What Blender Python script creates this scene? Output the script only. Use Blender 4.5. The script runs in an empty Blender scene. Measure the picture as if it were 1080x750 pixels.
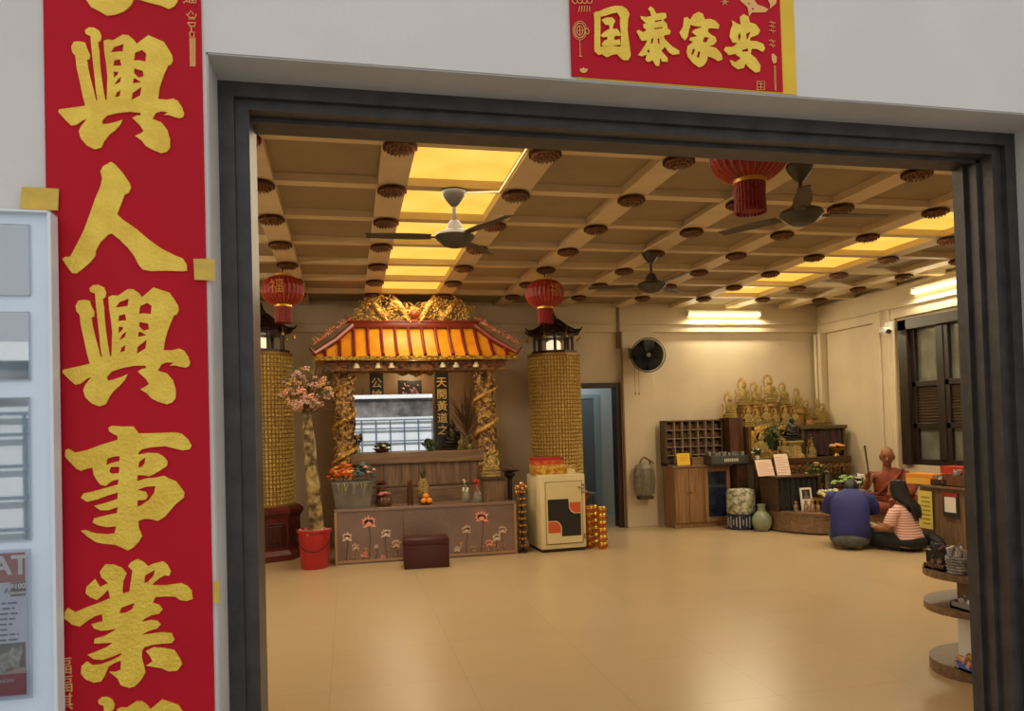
import bpy, bmesh, math, random
from mathutils import Vector, Matrix, Euler
from mathutils.geometry import tessellate_polygon
random.seed(7)
R = math.radians
SC = bpy.context.scene
COL = SC.collection

# ------------------------------------------------------------------ camera model (levelled phone camera, cropped frame)
FPX, CX, CY = 795.0, 540.0, 434.5
YAW, PIT, ROLL, EYE = R(12.37), R(1.21), R(1.6), 1.5
_F = Vector((math.sin(YAW)*math.cos(PIT), math.cos(YAW)*math.cos(PIT), math.sin(PIT)))
_R0 = Vector((math.cos(YAW), -math.sin(YAW), 0)); _U0 = _R0.cross(_F)
_R = _R0*math.cos(ROLL) - _U0*math.sin(ROLL)
_U = _R0*math.sin(ROLL) + _U0*math.cos(ROLL)
def _ray(x, y): return _F + _R*((x-CX)/FPX) - _U*((y-CY)/FPX)
def pY(x, y, Y): d = _ray(x, y); return Vector((0,0,EYE)) + d*(Y/d.y)
def pX(x, y, X): d = _ray(x, y); return Vector((0,0,EYE)) + d*(X/d.x)

cam_d = bpy.data.cameras.new('camera'); cam = bpy.data.objects.new('camera', cam_d); COL.objects.link(cam)
cam.matrix_world = Matrix(((_R.x,_U.x,-_F.x,0),(_R.y,_U.y,-_F.y,0),(_R.z,_U.z,-_F.z,EYE),(0,0,0,1)))
cam_d.sensor_fit = 'HORIZONTAL'; cam_d.sensor_width = 36.0; cam_d.lens = 36.0*FPX/1080.0
cam_d.shift_y = (CY-375.0)/1080.0
cam_d.clip_start = 0.05; cam_d.clip_end = 200
SC.camera = cam

# ------------------------------------------------------------------ materials
def lin(c):
    c = c/255.0
    return c/12.92 if c <= 0.04045 else ((c+0.055)/1.055)**2.4
def rgb(t): return (lin(t[0]), lin(t[1]), lin(t[2]), 1.0)
_mats = {}
def M(name, col, rough=0.6, metal=0.0, vary=0.0, scale=8.0, bump=0.0, bscale=40.0, emis=0.0, ecol=None, spec=0.5, alpha=1.0, col2=None):
    if name in _mats: return _mats[name]
    m = bpy.data.materials.new(name); m.use_nodes = True
    nt = m.node_tree; p = nt.nodes['Principled BSDF']
    p.inputs['Base Color'].default_value = rgb(col)
    p.inputs['Roughness'].default_value = rough; p.inputs['Metallic'].default_value = metal
    p.inputs['Specular IOR Level'].default_value = spec
    if alpha < 1: p.inputs['Alpha'].default_value = alpha
    if emis: p.inputs['Emission Color'].default_value = rgb(ecol or col); p.inputs['Emission Strength'].default_value = emis
    tc = nt.nodes.new('ShaderNodeTexCoord')
    if vary or col2:
        n = nt.nodes.new('ShaderNodeTexNoise'); n.inputs['Scale'].default_value = scale; n.inputs['Detail'].default_value = 4
        nt.links.new(tc.outputs['Object'], n.inputs['Vector'])
        r = nt.nodes.new('ShaderNodeValToRGB')
        c2 = col2 or tuple(max(0, c*(1-vary)) for c in col)
        r.color_ramp.elements[0].position = 0.35; r.color_ramp.elements[1].position = 0.65
        r.color_ramp.elements[0].color = rgb(c2); r.color_ramp.elements[1].color = rgb(col)
        nt.links.new(n.outputs['Fac'], r.inputs['Fac']); nt.links.new(r.outputs['Color'], p.inputs['Base Color'])
    if bump:
        n2 = nt.nodes.new('ShaderNodeTexNoise'); n2.inputs['Scale'].default_value = bscale; n2.inputs['Detail'].default_value = 3
        nt.links.new(tc.outputs['Object'], n2.inputs['Vector'])
        b = nt.nodes.new('ShaderNodeBump'); b.inputs['Strength'].default_value = bump; b.inputs['Distance'].default_value = 0.01
        nt.links.new(n2.outputs['Fac'], b.inputs['Height']); nt.links.new(b.outputs['Normal'], p.inputs['Normal'])
    _mats[name] = m
    return m
def wood(name, col, col2, rough=0.45, axis=2, scale=6.0, stretch=0.08):
    if name in _mats: return _mats[name]
    m = bpy.data.materials.new(name); m.use_nodes = True
    nt = m.node_tree; p = nt.nodes['Principled BSDF']; p.inputs['Roughness'].default_value = rough
    tc = nt.nodes.new('ShaderNodeTexCoord'); mp = nt.nodes.new('ShaderNodeMapping')
    s = [scale*3]*3; s[axis] = scale*3*stretch; mp.inputs['Scale'].default_value = s
    n = nt.nodes.new('ShaderNodeTexNoise'); n.inputs['Scale'].default_value = 1.6; n.inputs['Detail'].default_value = 6; n.inputs['Distortion'].default_value = 0.6
    r = nt.nodes.new('ShaderNodeValToRGB'); r.color_ramp.elements[0].position = 0.34; r.color_ramp.elements[1].position = 0.66
    r.color_ramp.elements[0].color = rgb(col2); r.color_ramp.elements[1].color = rgb(col)
    L = nt.links.new
    L(tc.outputs['Object'], mp.inputs['Vector']); L(mp.outputs['Vector'], n.inputs['Vector']); L(n.outputs['Fac'], r.inputs['Fac']); L(r.outputs['Color'], p.inputs['Base Color'])
    _mats[name] = m
    return m
def relief(name, col, col2, scale=60, rough=0.35, metal=0.8, strength=0.8):
    """carved, cast or beaten surface: voronoi cells in the height and two tones of the metal itself"""
    if name in _mats: return _mats[name]
    m = bpy.data.materials.new(name); m.use_nodes = True
    nt = m.node_tree; p = nt.nodes['Principled BSDF']; p.inputs['Roughness'].default_value = rough; p.inputs['Metallic'].default_value = metal
    tc = nt.nodes.new('ShaderNodeTexCoord'); v = nt.nodes.new('ShaderNodeTexVoronoi'); v.inputs['Scale'].default_value = scale
    n = nt.nodes.new('ShaderNodeTexNoise'); n.inputs['Scale'].default_value = scale*0.7
    r = nt.nodes.new('ShaderNodeValToRGB'); r.color_ramp.elements[0].color = rgb(col2); r.color_ramp.elements[1].color = rgb(col)
    r.color_ramp.elements[0].position = 0.4; r.color_ramp.elements[1].position = 0.6
    b = nt.nodes.new('ShaderNodeBump'); b.inputs['Strength'].default_value = strength; b.inputs['Distance'].default_value = 0.02
    L = nt.links.new
    L(tc.outputs['Object'], v.inputs['Vector']); L(tc.outputs['Object'], n.inputs['Vector']); L(n.outputs['Fac'], r.inputs['Fac'])
    L(r.outputs['Color'], p.inputs['Base Color']); L(v.outputs['Distance'], b.inputs['Height']); L(b.outputs['Normal'], p.inputs['Normal'])
    _mats[name] = m
    return m

# ------------------------------------------------------------------ mesh builder
class B:
    def __init__(s): s.bm = bmesh.new(); s.m = 0
    def _mk(s, faces):
        for f in faces:
            f.material_index = s.m
    def poly(s, pts, faces):
        vs = [s.bm.verts.new(p) for p in pts]; out = []
        for f in faces:
            try: out.append(s.bm.faces.new([vs[i] for i in f]))
            except ValueError: pass
        s._mk(out); return vs, out
    def box(s, c, d, bev=0.0, rot=None, seg=2):
        hx, hy, hz = d[0]/2, d[1]/2, d[2]/2
        P = [Vector((x,y,z)) for x in (-hx,hx) for y in (-hy,hy) for z in (-hz,hz)]
        if rot:
            e = Euler(rot).to_matrix(); P = [e @ p for p in P]
        P = [p+Vector(c) for p in P]
        vs, fs = s.poly(P, [(0,1,3,2),(4,6,7,5),(0,4,5,1),(2,3,7,6),(0,2,6,4),(1,5,7,3)])
        if bev:
            es = list({e for f in fs for e in f.edges})
            r = bmesh.ops.bevel(s.bm, geom=es, offset=bev, segments=seg, affect='EDGES', profile=0.5)
            s._mk([f for f in r['faces'] if f.is_valid])
        return s
    def b2(s, x0, x1, y0, y1, z0, z1, bev=0.0):
        return s.box(((x0+x1)/2,(y0+y1)/2,(z0+z1)/2), (abs(x1-x0),abs(y1-y0),abs(z1-z0)), bev)
    def lathe(s, prof, n=20, c=(0,0,0), sx=1.0, sy=1.0, axis=None):
        c = Vector(c); rows = []
        rot = axis and Vector((0,0,1)).rotation_difference(Vector(axis)).to_matrix()
        for r, z in prof:
            if r < 1e-5:
                p = Vector((0,0,z)); p = rot @ p if rot else p
                rows.append([s.bm.verts.new(c+p)])
            else:
                row = []
                for i in range(n):
                    a = 2*math.pi*i/n; p = Vector((r*sx*math.cos(a), r*sy*math.sin(a), z)); p = rot @ p if rot else p
                    row.append(s.bm.verts.new(c+p))
                rows.append(row)
        out = []
        for a, b in zip(rows, rows[1:]):
            if len(a) == 1 and len(b) == 1: continue
            for i in range(n):
                j = (i+1) % n
                if len(a) == 1: out.append(s.bm.faces.new((a[0], b[j], b[i])))
                elif len(b) == 1: out.append(s.bm.faces.new((a[i], a[j], b[0])))
                else: out.append(s.bm.faces.new((a[i], a[j], b[j], b[i])))
        if len(rows[0]) > 1: out.append(s.bm.faces.new(list(reversed(rows[0]))))
        if len(rows[-1]) > 1: out.append(s.bm.faces.new(rows[-1]))
        s._mk(out); return s
    def cyl(s, p0, p1, r0, r1=None, n=14):
        p0 = Vector(p0); p1 = Vector(p1); r1 = r0 if r1 is None else r1
        return s.lathe([(r0,0),(r1,(p1-p0).length)], n, p0, axis=(p1-p0).normalized())
    def ball(s, c, r, n=14, m=8, rot=None):
        r = (r,r,r) if not hasattr(r,'__len__') else r
        e = Euler(rot).to_matrix() if rot else None
        k = len(s.bm.verts)
        s.lathe([(math.sin(math.pi*i/m), -math.cos(math.pi*i/m)) for i in range(m+1)], n)
        s.bm.verts.ensure_lookup_table()
        for v in s.bm.verts[k:]:
            p = Vector((v.co.x*r[0], v.co.y*r[1], v.co.z*r[2])); v.co = (e @ p if e else p) + Vector(c)
        return s
    def tube(s, pts, r, n=8, cap=True, flat=1.0):
        pts = [Vector(p) for p in pts]; rr = r if hasattr(r,'__len__') else [r]*len(pts)
        rows = []; up = Vector((0,0,1)); prev = None
        for i, p in enumerate(pts):
            t = (pts[min(i+1,len(pts)-1)] - pts[max(i-1,0)])
            t = t.normalized() if t.length > 1e-9 else up
            a = prev - t*prev.dot(t) if prev else t.cross(up if abs(t.z) < 0.95 else Vector((0,1,0)))
            if a.length < 1e-6: a = t.cross(Vector((1,0,0)))
            a.normalize(); b = t.cross(a); prev = a
            rows.append([s.bm.verts.new(p + a*(rr[i]*math.cos(2*math.pi*k/n)) + b*(rr[i]*flat*math.sin(2*math.pi*k/n))) for k in range(n)])
        out = []
        for a, b in zip(rows, rows[1:]):
            for k in range(n): out.append(s.bm.faces.new((a[k], a[(k+1)%n], b[(k+1)%n], b[k])))
        if cap: out.append(s.bm.faces.new(list(reversed(rows[0])))); out.append(s.bm.faces.new(rows[-1]))
        s._mk(out); return s
    def loft(s, rings, n=24):
        """cloth or body lofted through flat rings: (x, y, z, half width, half depth)"""
        rows = [[s.bm.verts.new((x+w*math.cos(2*math.pi*k/n), y+d*math.sin(2*math.pi*k/n), z)) for k in range(n)] for x,y,z,w,d in rings]
        out = [s.bm.faces.new((a[k], a[(k+1)%n], c[(k+1)%n], c[k])) for a, c in zip(rows, rows[1:]) for k in range(n)]
        out.append(s.bm.faces.new(list(reversed(rows[0])))); out.append(s.bm.faces.new(rows[-1])); s._mk(out); return s
    def prism(s, outer, holes, f, d):
        """outer / holes: 2-D outlines; f(u, v, w): 2-D + depth (0 back .. 1 front) -> point"""
        loops = [outer]+list(holes); flat = [p for l in loops for p in l]
        tri = tessellate_polygon([[Vector((u,v,0)) for u,v in l] for l in loops])
        A = [s.bm.verts.new(f(u,v,0.0)) for u,v in flat]; C = [s.bm.verts.new(f(u,v,d)) for u,v in flat]
        out = []
        for t in tri:
            try:
                out.append(s.bm.faces.new([C[i] for i in t])); out.append(s.bm.faces.new([A[i] for i in reversed(t)]))
            except ValueError: pass
        k = 0
        for l in loops:
            n = len(l)
            for i in range(n):
                j = (i+1) % n
                try: out.append(s.bm.faces.new((A[k+i], A[k+j], C[k+j], C[k+i])))
                except ValueError: pass
            k += n
        s._mk(out); return s
    def add_mesh(s, me, mat=None):
        k = len(s.bm.faces); s.bm.from_mesh(me); s.bm.faces.ensure_lookup_table()
        for f in s.bm.faces[k:]: f.material_index = s.m if mat is None else mat
        return s
    def xf(s, mtx, k0=0):
        s.bm.verts.ensure_lookup_table()
        for v in s.bm.verts[k0:]: v.co = mtx @ v.co
        return s

def obj(name, b, mat, parent=None, smooth=False, loc=None, rz=0.0, kind=None, label=None, cat=None, group=None, angle=None):
    me = bpy.data.meshes.new(name)
    if isinstance(b, B):
        bmesh.ops.recalc_face_normals(b.bm, faces=b.bm.faces); b.bm.to_mesh(me); b.bm.free()
    else: me = b
    for m in (mat if isinstance(mat, (list, tuple)) else [mat]): me.materials.append(m)
    if smooth:
        for p in me.polygons: p.use_smooth = True
        me.set_sharp_from_angle(angle=R(angle or 42))
    o = bpy.data.objects.new(name, me); COL.objects.link(o)
    if parent: o.parent = parent
    if loc is not None: o.location = loc
    o.rotation_euler = (0,0,rz)
    return tag(o, label, cat, group, kind)
def tag(o, label=None, cat=None, group=None, kind=None):
    if label: o['label'] = label
    if cat: o['category'] = cat
    if group: o['group'] = group
    if kind: o['kind'] = kind
    return o
def thing(name, label, cat, loc, rz=0.0, group=None):
    o = bpy.data.objects.new(name, None); COL.objects.link(o); o.empty_display_size = 0.1
    o.location = loc; o.rotation_euler = (0,0,rz)
    return tag(o, label, cat, group)
def struct(name, b, mat, **k): return obj(name, b, mat, kind='structure', **k)
def kids(o): return [c for c in bpy.data.objects if c.parent == o]
_kid = {}
def proto_kids(root):
    if root.name not in _kid: _kid[root.name] = [(c, kids(c)) for c in kids(root)]
    return _kid[root.name]
def dup(root, loc, rz=0.0, label=None, group=None, sc=None):
    r = root.copy(); COL.objects.link(r); r.location = loc; r.rotation_euler = (0,0,rz)
    if sc: r.scale = sc if hasattr(sc,'__len__') else (sc,)*3
    if label: r['label'] = label
    if group: r['group'] = group
    for ch, gs in proto_kids(root):
        c = ch.copy(); COL.objects.link(c); c.parent = r
        for g in gs:
            d = g.copy(); COL.objects.link(d); d.parent = c
    return r
def font_mesh(txt, size, extrude=0.0, align='CENTER', offset=0.0):
    c = bpy.data.curves.new('lettering', 'FONT'); c.body = txt; c.size = size; c.extrude = extrude; c.align_x = align; c.align_y = 'CENTER'; c.offset = offset
    c.resolution_u = 3
    o = bpy.data.objects.new('lettering', c); COL.objects.link(o)
    bpy.context.view_layer.update()
    me = bpy.data.meshes.new_from_object(o.evaluated_get(bpy.context.evaluated_depsgraph_get()))
    bpy.data.objects.remove(o); return me
def text(b, txt, size, origin, right=(1,0,0), up=(0,0,1), extrude=0.0008, align='CENTER', offset=0.0):
    """set lettering into the builder, standing on a plane spanned by right / up"""
    me = font_mesh(txt, size, extrude, align, offset)
    r = Vector(right).normalized(); u = Vector(up).normalized(); n = r.cross(u)
    mt = Matrix(((r.x,u.x,n.x,origin[0]),(r.y,u.y,n.y,origin[1]),(r.z,u.z,n.z,origin[2]),(0,0,0,1)))
    me.transform(mt); b.add_mesh(me); bpy.data.meshes.remove(me); return b
def ordinal(i): return ['first','second','third','fourth','fifth','sixth','seventh','eighth','ninth','tenth'][i]
# ------------------------------------------------------------------ shared materials
m_facade = M('facade_paint', (216,210,203), 0.75, vary=0.03, scale=2.5, bump=0.08, bscale=60)
m_reveal = M('reveal_paint', (196,193,189), 0.8, vary=0.05, scale=5)
m_iron = M('dark_frame_paint', (66,61,59), 0.42, vary=0.25, scale=14, bump=0.12, bscale=70)
m_wall = M('beige_wall_paint', (212,196,166), 0.7, vary=0.05, scale=2.0, bump=0.05, bscale=50)
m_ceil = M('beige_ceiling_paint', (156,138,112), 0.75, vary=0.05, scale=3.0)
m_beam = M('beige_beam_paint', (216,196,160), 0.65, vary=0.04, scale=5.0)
m_red = M('red_paper', (188,20,38), 0.6, vary=0.05, scale=3, spec=0.15)
m_goldleaf = M('gold_card', (240,204,72), 0.34, metal=0.15, col2=(226,184,54), scale=16, bump=0.35, bscale=110)
m_goldedge = M('gold_line', (226,170,96), 0.5)
m_yellow = M('yellow_paper', (232,188,30), 0.55, vary=0.05, scale=6)
m_tape = M('ochre_tape', (216,178,66), 0.5, vary=0.08, scale=30)
m_gold = relief('cast_gold', (228,190,100), (170,126,56), 55, 0.32, 0.55, 0.6)
m_goldfine = relief('fine_gold', (236,212,136), (156,122,62), 120, 0.3, 0.45, 0.8)
m_goldsm = M('smooth_gold', (222,176,70), 0.28, metal=0.8, vary=0.15, scale=20)
m_darkwood = wood('dark_red_wood', (84,36,26), (48,20,16), 0.4)
m_wood = wood('grey_brown_laminate', (140,112,84), (104,80,58), 0.42)
m_woodh = wood('grey_brown_laminate_flat', (140,112,84), (106,82,60), 0.42, axis=0)
m_oak = wood('oak_veneer', (158,122,82), (126,92,58), 0.42)
m_black = M('black_plastic', (22,22,24), 0.4)
m_grey = M('grey_plastic', (120,118,112), 0.5)
m_white = M('white_plastic', (226,224,218), 0.4)
m_paper = M('white_paper', (232,226,212), 0.7)
m_chrome = M('chrome', (200,200,200), 0.15, metal=1.0)

DW = 2.05          # face of the front wall
DF = 2.20          # face of the door frame
X0, X1, Y1 = -2.6, 7.25, 10.5
OXL, OXR, OZ = -0.335, 2.335, 2.495    # masonry opening

# ------------------------------------------------------------------ floor
def floor_material():
    m = bpy.data.materials.new('polished_tiles'); m.use_nodes = True
    nt = m.node_tree; p = nt.nodes['Principled BSDF']; L = nt.links.new
    tc = nt.nodes.new('ShaderNodeTexCoord'); mp = nt.nodes.new('ShaderNodeMapping'); mp.inputs['Location'].default_value = (0.13,0.25,0)
    br = nt.nodes.new('ShaderNodeTexBrick'); br.offset = 0.0
    br.inputs['Scale'].default_value = 1.0; br.inputs['Mortar Size'].default_value = 0.0022; br.inputs['Brick Width'].default_value = 0.8; br.inputs['Row Height'].default_value = 0.8
    br.inputs['Color1'].default_value = rgb((199,175,136)); br.inputs['Color2'].default_value = rgb((195,170,131)); br.inputs['Mortar'].default_value = rgb((176,149,112))
    n = nt.nodes.new('ShaderNodeTexNoise'); n.inputs['Scale'].default_value = 2.2; n.inputs['Detail'].default_value = 5
    mx = nt.nodes.new('ShaderNodeMix'); mx.data_type = 'RGBA'; mx.blend_type = 'MULTIPLY'; mx.inputs[0].default_value = 0.12
    L(tc.outputs['Object'], mp.inputs['Vector']); L(mp.outputs['Vector'], br.inputs['Vector']); L(tc.outputs['Object'], n.inputs['Vector'])
    L(br.outputs['Color'], mx.inputs[6]); L(n.outputs['Color'], mx.inputs[7]); L(mx.outputs[2], p.inputs['Base Color'])
    p.inputs['Roughness'].default_value = 0.28; p.inputs['Specular IOR Level'].default_value = 0.45
    return m
b = B(); b.b2(X0-0.3, 9.5, DF, 13.6, -0.12, 0.0); struct('floor', b, floor_material())
b = B(); b.b2(-14, 14, -16, DF, -0.16, -0.04); struct('floor_outside', b, M('porch_paving', (150,147,140), 0.75, vary=0.12, scale=3))

# ------------------------------------------------------------------ front wall with the doorway
b = B()
b.b2(-6, OXL, DW, DF+0.14, -0.05, 4.2); b.b2(OXR, 9.0, DW, DF+0.14, -0.05, 4.2); b.b2(OXL, OXR, DW, DF+0.14, OZ, 4.2)
struct('wall_front', b, m_facade)
b = B()      # smooth grey render of the reveal around the frame
b.b2(OXL-0.001, OXL+0.004, DW+0.004, DF+0.02, 0, OZ); b.b2(OXR-0.004, OXR+0.001, DW+0.004, DF+0.02, 0, OZ); b.b2(OXL, OXR, DW+0.004, DF+0.02, OZ-0.004, OZ+0.001)
struct('trim_1', b, m_reveal)
b = B()      # dark frame: stepped section, jambs and head
for (w0, w1, h1, y0, y1) in ((0.004,0.046,0.046,DF,DF+0.05), (0.010,0.084,0.074,DF+0.02,DF+0.20)):
    b.b2(OXL+w0, OXL+w1, y0, y1, 0, OZ-h1); b.b2(OXR-w1, OXR-w0, y0, y1, 0, OZ-h1)
    b.b2(OXL+w0, OXR-w0, y0, y1, OZ-h1, OZ-w0)
for x in (OXR-0.098,):
    b.b2(x, x+0.014, DF+0.075, DF+0.095, 0, OZ-0.075); b.b2(x, x+0.014, DF+0.135, DF+0.15, 0, OZ-0.075)
b.b2(OXL+0.084, OXR-0.084, DF+0.075, DF+0.09, OZ-0.086, OZ-0.074)
struct('trim_2', b, m_iron)
b = B(); b.b2(OXL, OXR, DF-0.02, DF+0.2, -0.05, 0.004); struct('trim_3', b, m_iron)

# ------------------------------------------------------------------ inside walls
b = B(); b.b2(X0-0.2, X0, DF+0.1, Y1+0.2, 0, 3.4); struct('wall_left', b, m_wall)
DX0, DX1, DZ = 2.98, 3.86, 2.05        # back doorway
b = B(); b.b2(X0-0.2, DX0, Y1, Y1+0.15, 0, 3.4); b.b2(DX1, X1+0.2, Y1, Y1+0.15, 0, 3.4); b.b2(DX0, DX1, Y1, Y1+0.15, DZ, 3.4)
b.b2(X0, X1, Y1-0.05, Y1, 2.86, 3.3, 0.006)                       # dropped beam along the top of the back wall
b.b2(3.93, 4.44, Y1-0.09, Y1, 0, 2.87, 0.006)                     # flat pillar beside the doorway
struct('wall_back', b, m_wall)
WY0, WY1, WZ0, WZ1 = 5.2, 8.70, 0.87, 2.78
b = B(); b.b2(X1, X1+0.2, DF+0.1, WY0, 0, 3.4); b.b2(X1, X1+0.2, WY1, Y1+0.15, 0, 3.4); b.b2(X1, X1+0.2, WY0, WY1, 0, WZ0); b.b2(X1, X1+0.2, WY0, WY1, WZ1, 3.4)
b.b2(X1-0.07, X1, 8.76, 9.16, 0, 2.82, 0.006)
b.b2(X1-0.05, X1, DF+0.2, Y1-0.05, 2.82, 3.25, 0.006)
b.b2(X1-0.12, X1, 10.28, Y1-0.05, 0, 2.82, 0.01)
struct('wall_right', b, m_wall)
b = B(); b.b2(X0-0.1, OXL, DF+0.14, DF+0.2, 0, 3.4); b.b2(OXR, X1+0.1, DF+0.14, DF+0.2, 0, 3.4); b.b2(OXL, OXR, DF+0.14, DF+0.2, OZ, 3.4)
struct('wall_entrance', b, m_wall)

# ------------------------------------------------------------------ ceiling: shallow coffers between crossing beams, two strips of lit panels
GX0, GDX, GY0, GDY = -0.55, 0.90, 3.68, 0.84
ZB, ZC = 3.225, 3.285
def gx(c): return GX0+GDX*c
def gy(r): return GY0+GDY*r
STRIPS = ((gx(1)+.10, gx(2)-.10), (gx(6)+.10, gx(7)-.10))
b = B(); xs = [X0-0.2, STRIPS[0][0], STRIPS[0][1], STRIPS[1][0], STRIPS[1][1], X1+0.2]
for i in (0, 2, 4): b.b2(xs[i], xs[i+1], DF+0.1, Y1+0.2, ZC, ZC+0.2)
for i in (1, 3): b.b2(xs[i], xs[i+1], DF+0.1, Y1+0.2, ZC+0.06, ZC+0.2); b.b2(xs[i], xs[i+1], gy(7), Y1+0.2, ZC, ZC+0.06)
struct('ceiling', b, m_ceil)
for c in range(-2, 9):
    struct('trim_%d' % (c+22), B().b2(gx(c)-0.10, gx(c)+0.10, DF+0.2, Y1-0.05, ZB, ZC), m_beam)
for r in range(-1, 8):
    b = B()
    for c in range(-3, 9):
        xa, xb = max(gx(c)+0.10, X0), min(gx(c+1)-0.10, X1-0.05)
        if xb > xa: b.b2(xa, xb, gy(r)-0.05, gy(r)+0.05, ZB+0.004, ZC+(0.06 if c in (1, 6) and r < 7 else 0))
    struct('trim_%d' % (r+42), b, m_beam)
m_panel = bpy.data.materials.new('glowing_panel'); m_panel.use_nodes = True
nt = m_panel.node_tree; p = nt.nodes['Principled BSDF']; tc = nt.nodes.new('ShaderNodeTexCoord'); n = nt.nodes.new('ShaderNodeTexNoise'); n.inputs['Scale'].default_value = 2.4; n.inputs['Detail'].default_value = 2
cr = nt.nodes.new('ShaderNodeValToRGB'); cr.color_ramp.elements[0].position = 0.32; cr.color_ramp.elements[1].position = 0.68
cr.color_ramp.elements[0].color = rgb((240,182,66)); cr.color_ramp.elements[1].color = rgb((248,206,96))
nt.links.new(tc.outputs['Object'], n.inputs['Vector']); nt.links.new(n.outputs['Fac'], cr.inputs['Fac']); nt.links.new(cr.outputs['Color'], p.inputs['Emission Color'])
p.inputs['Emission Strength'].default_value = 1.0; p.inputs['Base Color'].default_value = rgb((230,200,130)); p.inputs['Roughness'].default_value = 0.4
b = B(); b.b2(-0.348, 0.348, -0.368, 0.368, 0, 0.018); pan0 = obj('light_panel', b, m_panel); first = True
for strip, c, rows in (('left',1,range(0,8)), ('right',6,range(0,8))):
    for r in rows:
        lb = 'glowing amber ceiling panel, %s from the door in the %s strip of lit panels' % (ordinal(r), strip)
        loc = (gx(c)+GDX/2, gy(r)+GDY/2, ZC+0.002)
        if r == 7: continue
        if first: o = pan0; o.location = loc; tag(o, lb, 'light panel', 'lit panels in the %s ceiling strip' % strip); first = False
        else: o = dup(pan0, loc, 0, lb, 'lit panels in the %s ceiling strip' % strip)

# ornaments under every beam crossing
m_orn = M('brown_paper_fringe', (128,84,48), 0.7, col2=(84,52,30), scale=40)
b = B()
b.lathe([(0,0),(0.05,0.0),(0.085,-0.012),(0.092,-0.03),(0.07,-0.045),(0.03,-0.055),(0,-0.058)], 20)
for ring, (nr, r0, r1, z0, z1) in enumerate(((24,0.066,0.104,-0.006,-0.040),(18,0.05,0.08,-0.022,-0.058),(12,0.03,0.052,-0.034,-0.068))):
    for k in range(nr):
        a = 2*math.pi*(k+0.5*ring)/nr; ca, sa = math.cos(a), math.sin(a); w = 0.4*2*math.pi*r1/nr
        P = [(r0*ca-w*sa*.9, r0*sa+w*ca*.9, z0),(r0*ca+w*sa*.9, r0*sa-w*ca*.9, z0),(r1*ca+w*sa*.8, r1*sa-w*ca*.8, (z0+z1)/2+.01),(r1*ca, r1*sa, z1),(r1*ca-w*sa*.8, r1*sa+w*ca*.8, (z0+z1)/2+.01),(r0*.8*ca, r0*.8*sa, z0+.02)]
        b.poly(P, [(0,1,2,3,4),(1,0,5),(0,4,5),(1,5,2),(2,5,3),(3,5,4)])
orn0 = obj('ceiling_ornament', b, m_orn); first = True
b2_ = B(); b2_.bm.from_mesh(orn0.data); orn_red = None
for r in range(0, 8):
    for c in range(-1, 9):
        if (r < 1) or (c == -1 and r > 3): continue
        if (c, r) in ((4,1),): continue
        lb = 'brown fringed ornament on %s cross beam from door, %s long beam from left' % (ordinal(r), ordinal(c+1))
        loc = (gx(c), gy(r), ZB)
        if c == 0 and r == 1:
            orn_red = obj('ceiling_ornament', b2_, M('red_paper_fringe', (150,28,22), 0.65, vary=0.3, scale=40), loc=loc, label='red fringed ornament on the ceiling at the top left corner of the doorway', cat='ornament', group='fringed ornaments under the ceiling beams'); continue
        if first: o = orn0; o.location = loc; tag(o, lb, 'ornament', 'fringed ornaments under the ceiling beams'); first = False
        else: dup(orn0, loc, 0, lb)

# ------------------------------------------------------------------ back room beyond the doorway
m_blue = M('grey_blue_paint', (112,120,124), 0.5, vary=0.04, scale=3)
b = B(); b.b2(2.2, 2.3, Y1+0.15, 13.4, 0, 2.9); b.b2(2.2, 5.6, 13.3, 13.4, 0, 2.9); b.b2(5.5, 5.6, Y1+0.15, 13.4, 0, 2.9); b.b2(2.2, 5.6, Y1+0.15, 13.4, 2.8, 2.9)
struct('wall_far', b, M('pale_room_paint', (196,200,196), 0.7, vary=0.03, scale=3))
b = B()
b.b2(DX0-0.07, DX0, Y1-0.05, Y1+0.16, 0, DZ+0.07, 0.006); b.b2(DX1, DX1+0.07, Y1-0.05, Y1+0.16, 0, DZ+0.07, 0.006); b.b2(DX0, DX1, Y1-0.05, Y1+0.16, DZ, DZ+0.07, 0.006)
struct('trim_4', b, wood('dark_door_wood', (62,38,28), (40,24,18), 0.4))
# inner cubicle front with a blue-grey door in it, two metres behind
IY = 12.0
b = B(); b.b2(2.3, 3.2, IY, IY+0.08, 0, 2.8); b.b2(4.12, 5.5, IY, IY+0.08, 0, 2.8); b.b2(3.2, 4.12, IY, IY+0.08, 1.98, 2.8); struct('wall_inner', b, M('pale_room_paint', (196,200,196)))
d = struct('door_1', B().b2(3.22, 4.02, IY-0.02, IY+0.04, 0.01, 1.94, 0.004), m_blue)
b = B(); b.b2(3.16,3.22,IY-0.03,IY+0.1,0,2.02); b.b2(4.02,4.12,IY-0.03,IY+0.1,0,2.02); b.b2(3.22,4.02,IY-0.03,IY+0.1,1.95,2.02)
obj('door_frame', b, M('steel_blue_frame', (150,168,172), 0.35), d)
b = B(); b.ball((3.55, IY-0.045, 1.52), (0.05,0.03,0.13), 10, 6); b.tube([(3.55,IY-0.045,1.42),(3.55,IY-0.045,1.28)], 0.012, 6); b.tube([(3.55,IY-0.045,1.65),(3.55,IY-0.03,1.75)], 0.006, 6)
obj('door_ornament', b, M('dark_hanging', (52,40,36), 0.6), smooth=True, label='small dark hanging ornament on the blue-grey door in the back room', cat='ornament')
t = thing('plastic_stool', 'pale plastic stool beyond the back doorway', 'stool', (3.62, 11.35, 0))
b = B(); b.b2(-0.16,0.16,-0.16,0.16,0.42,0.45,0.01); obj('seat', b, M('pale_green_plastic', (150,160,140), 0.5), t)
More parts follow.
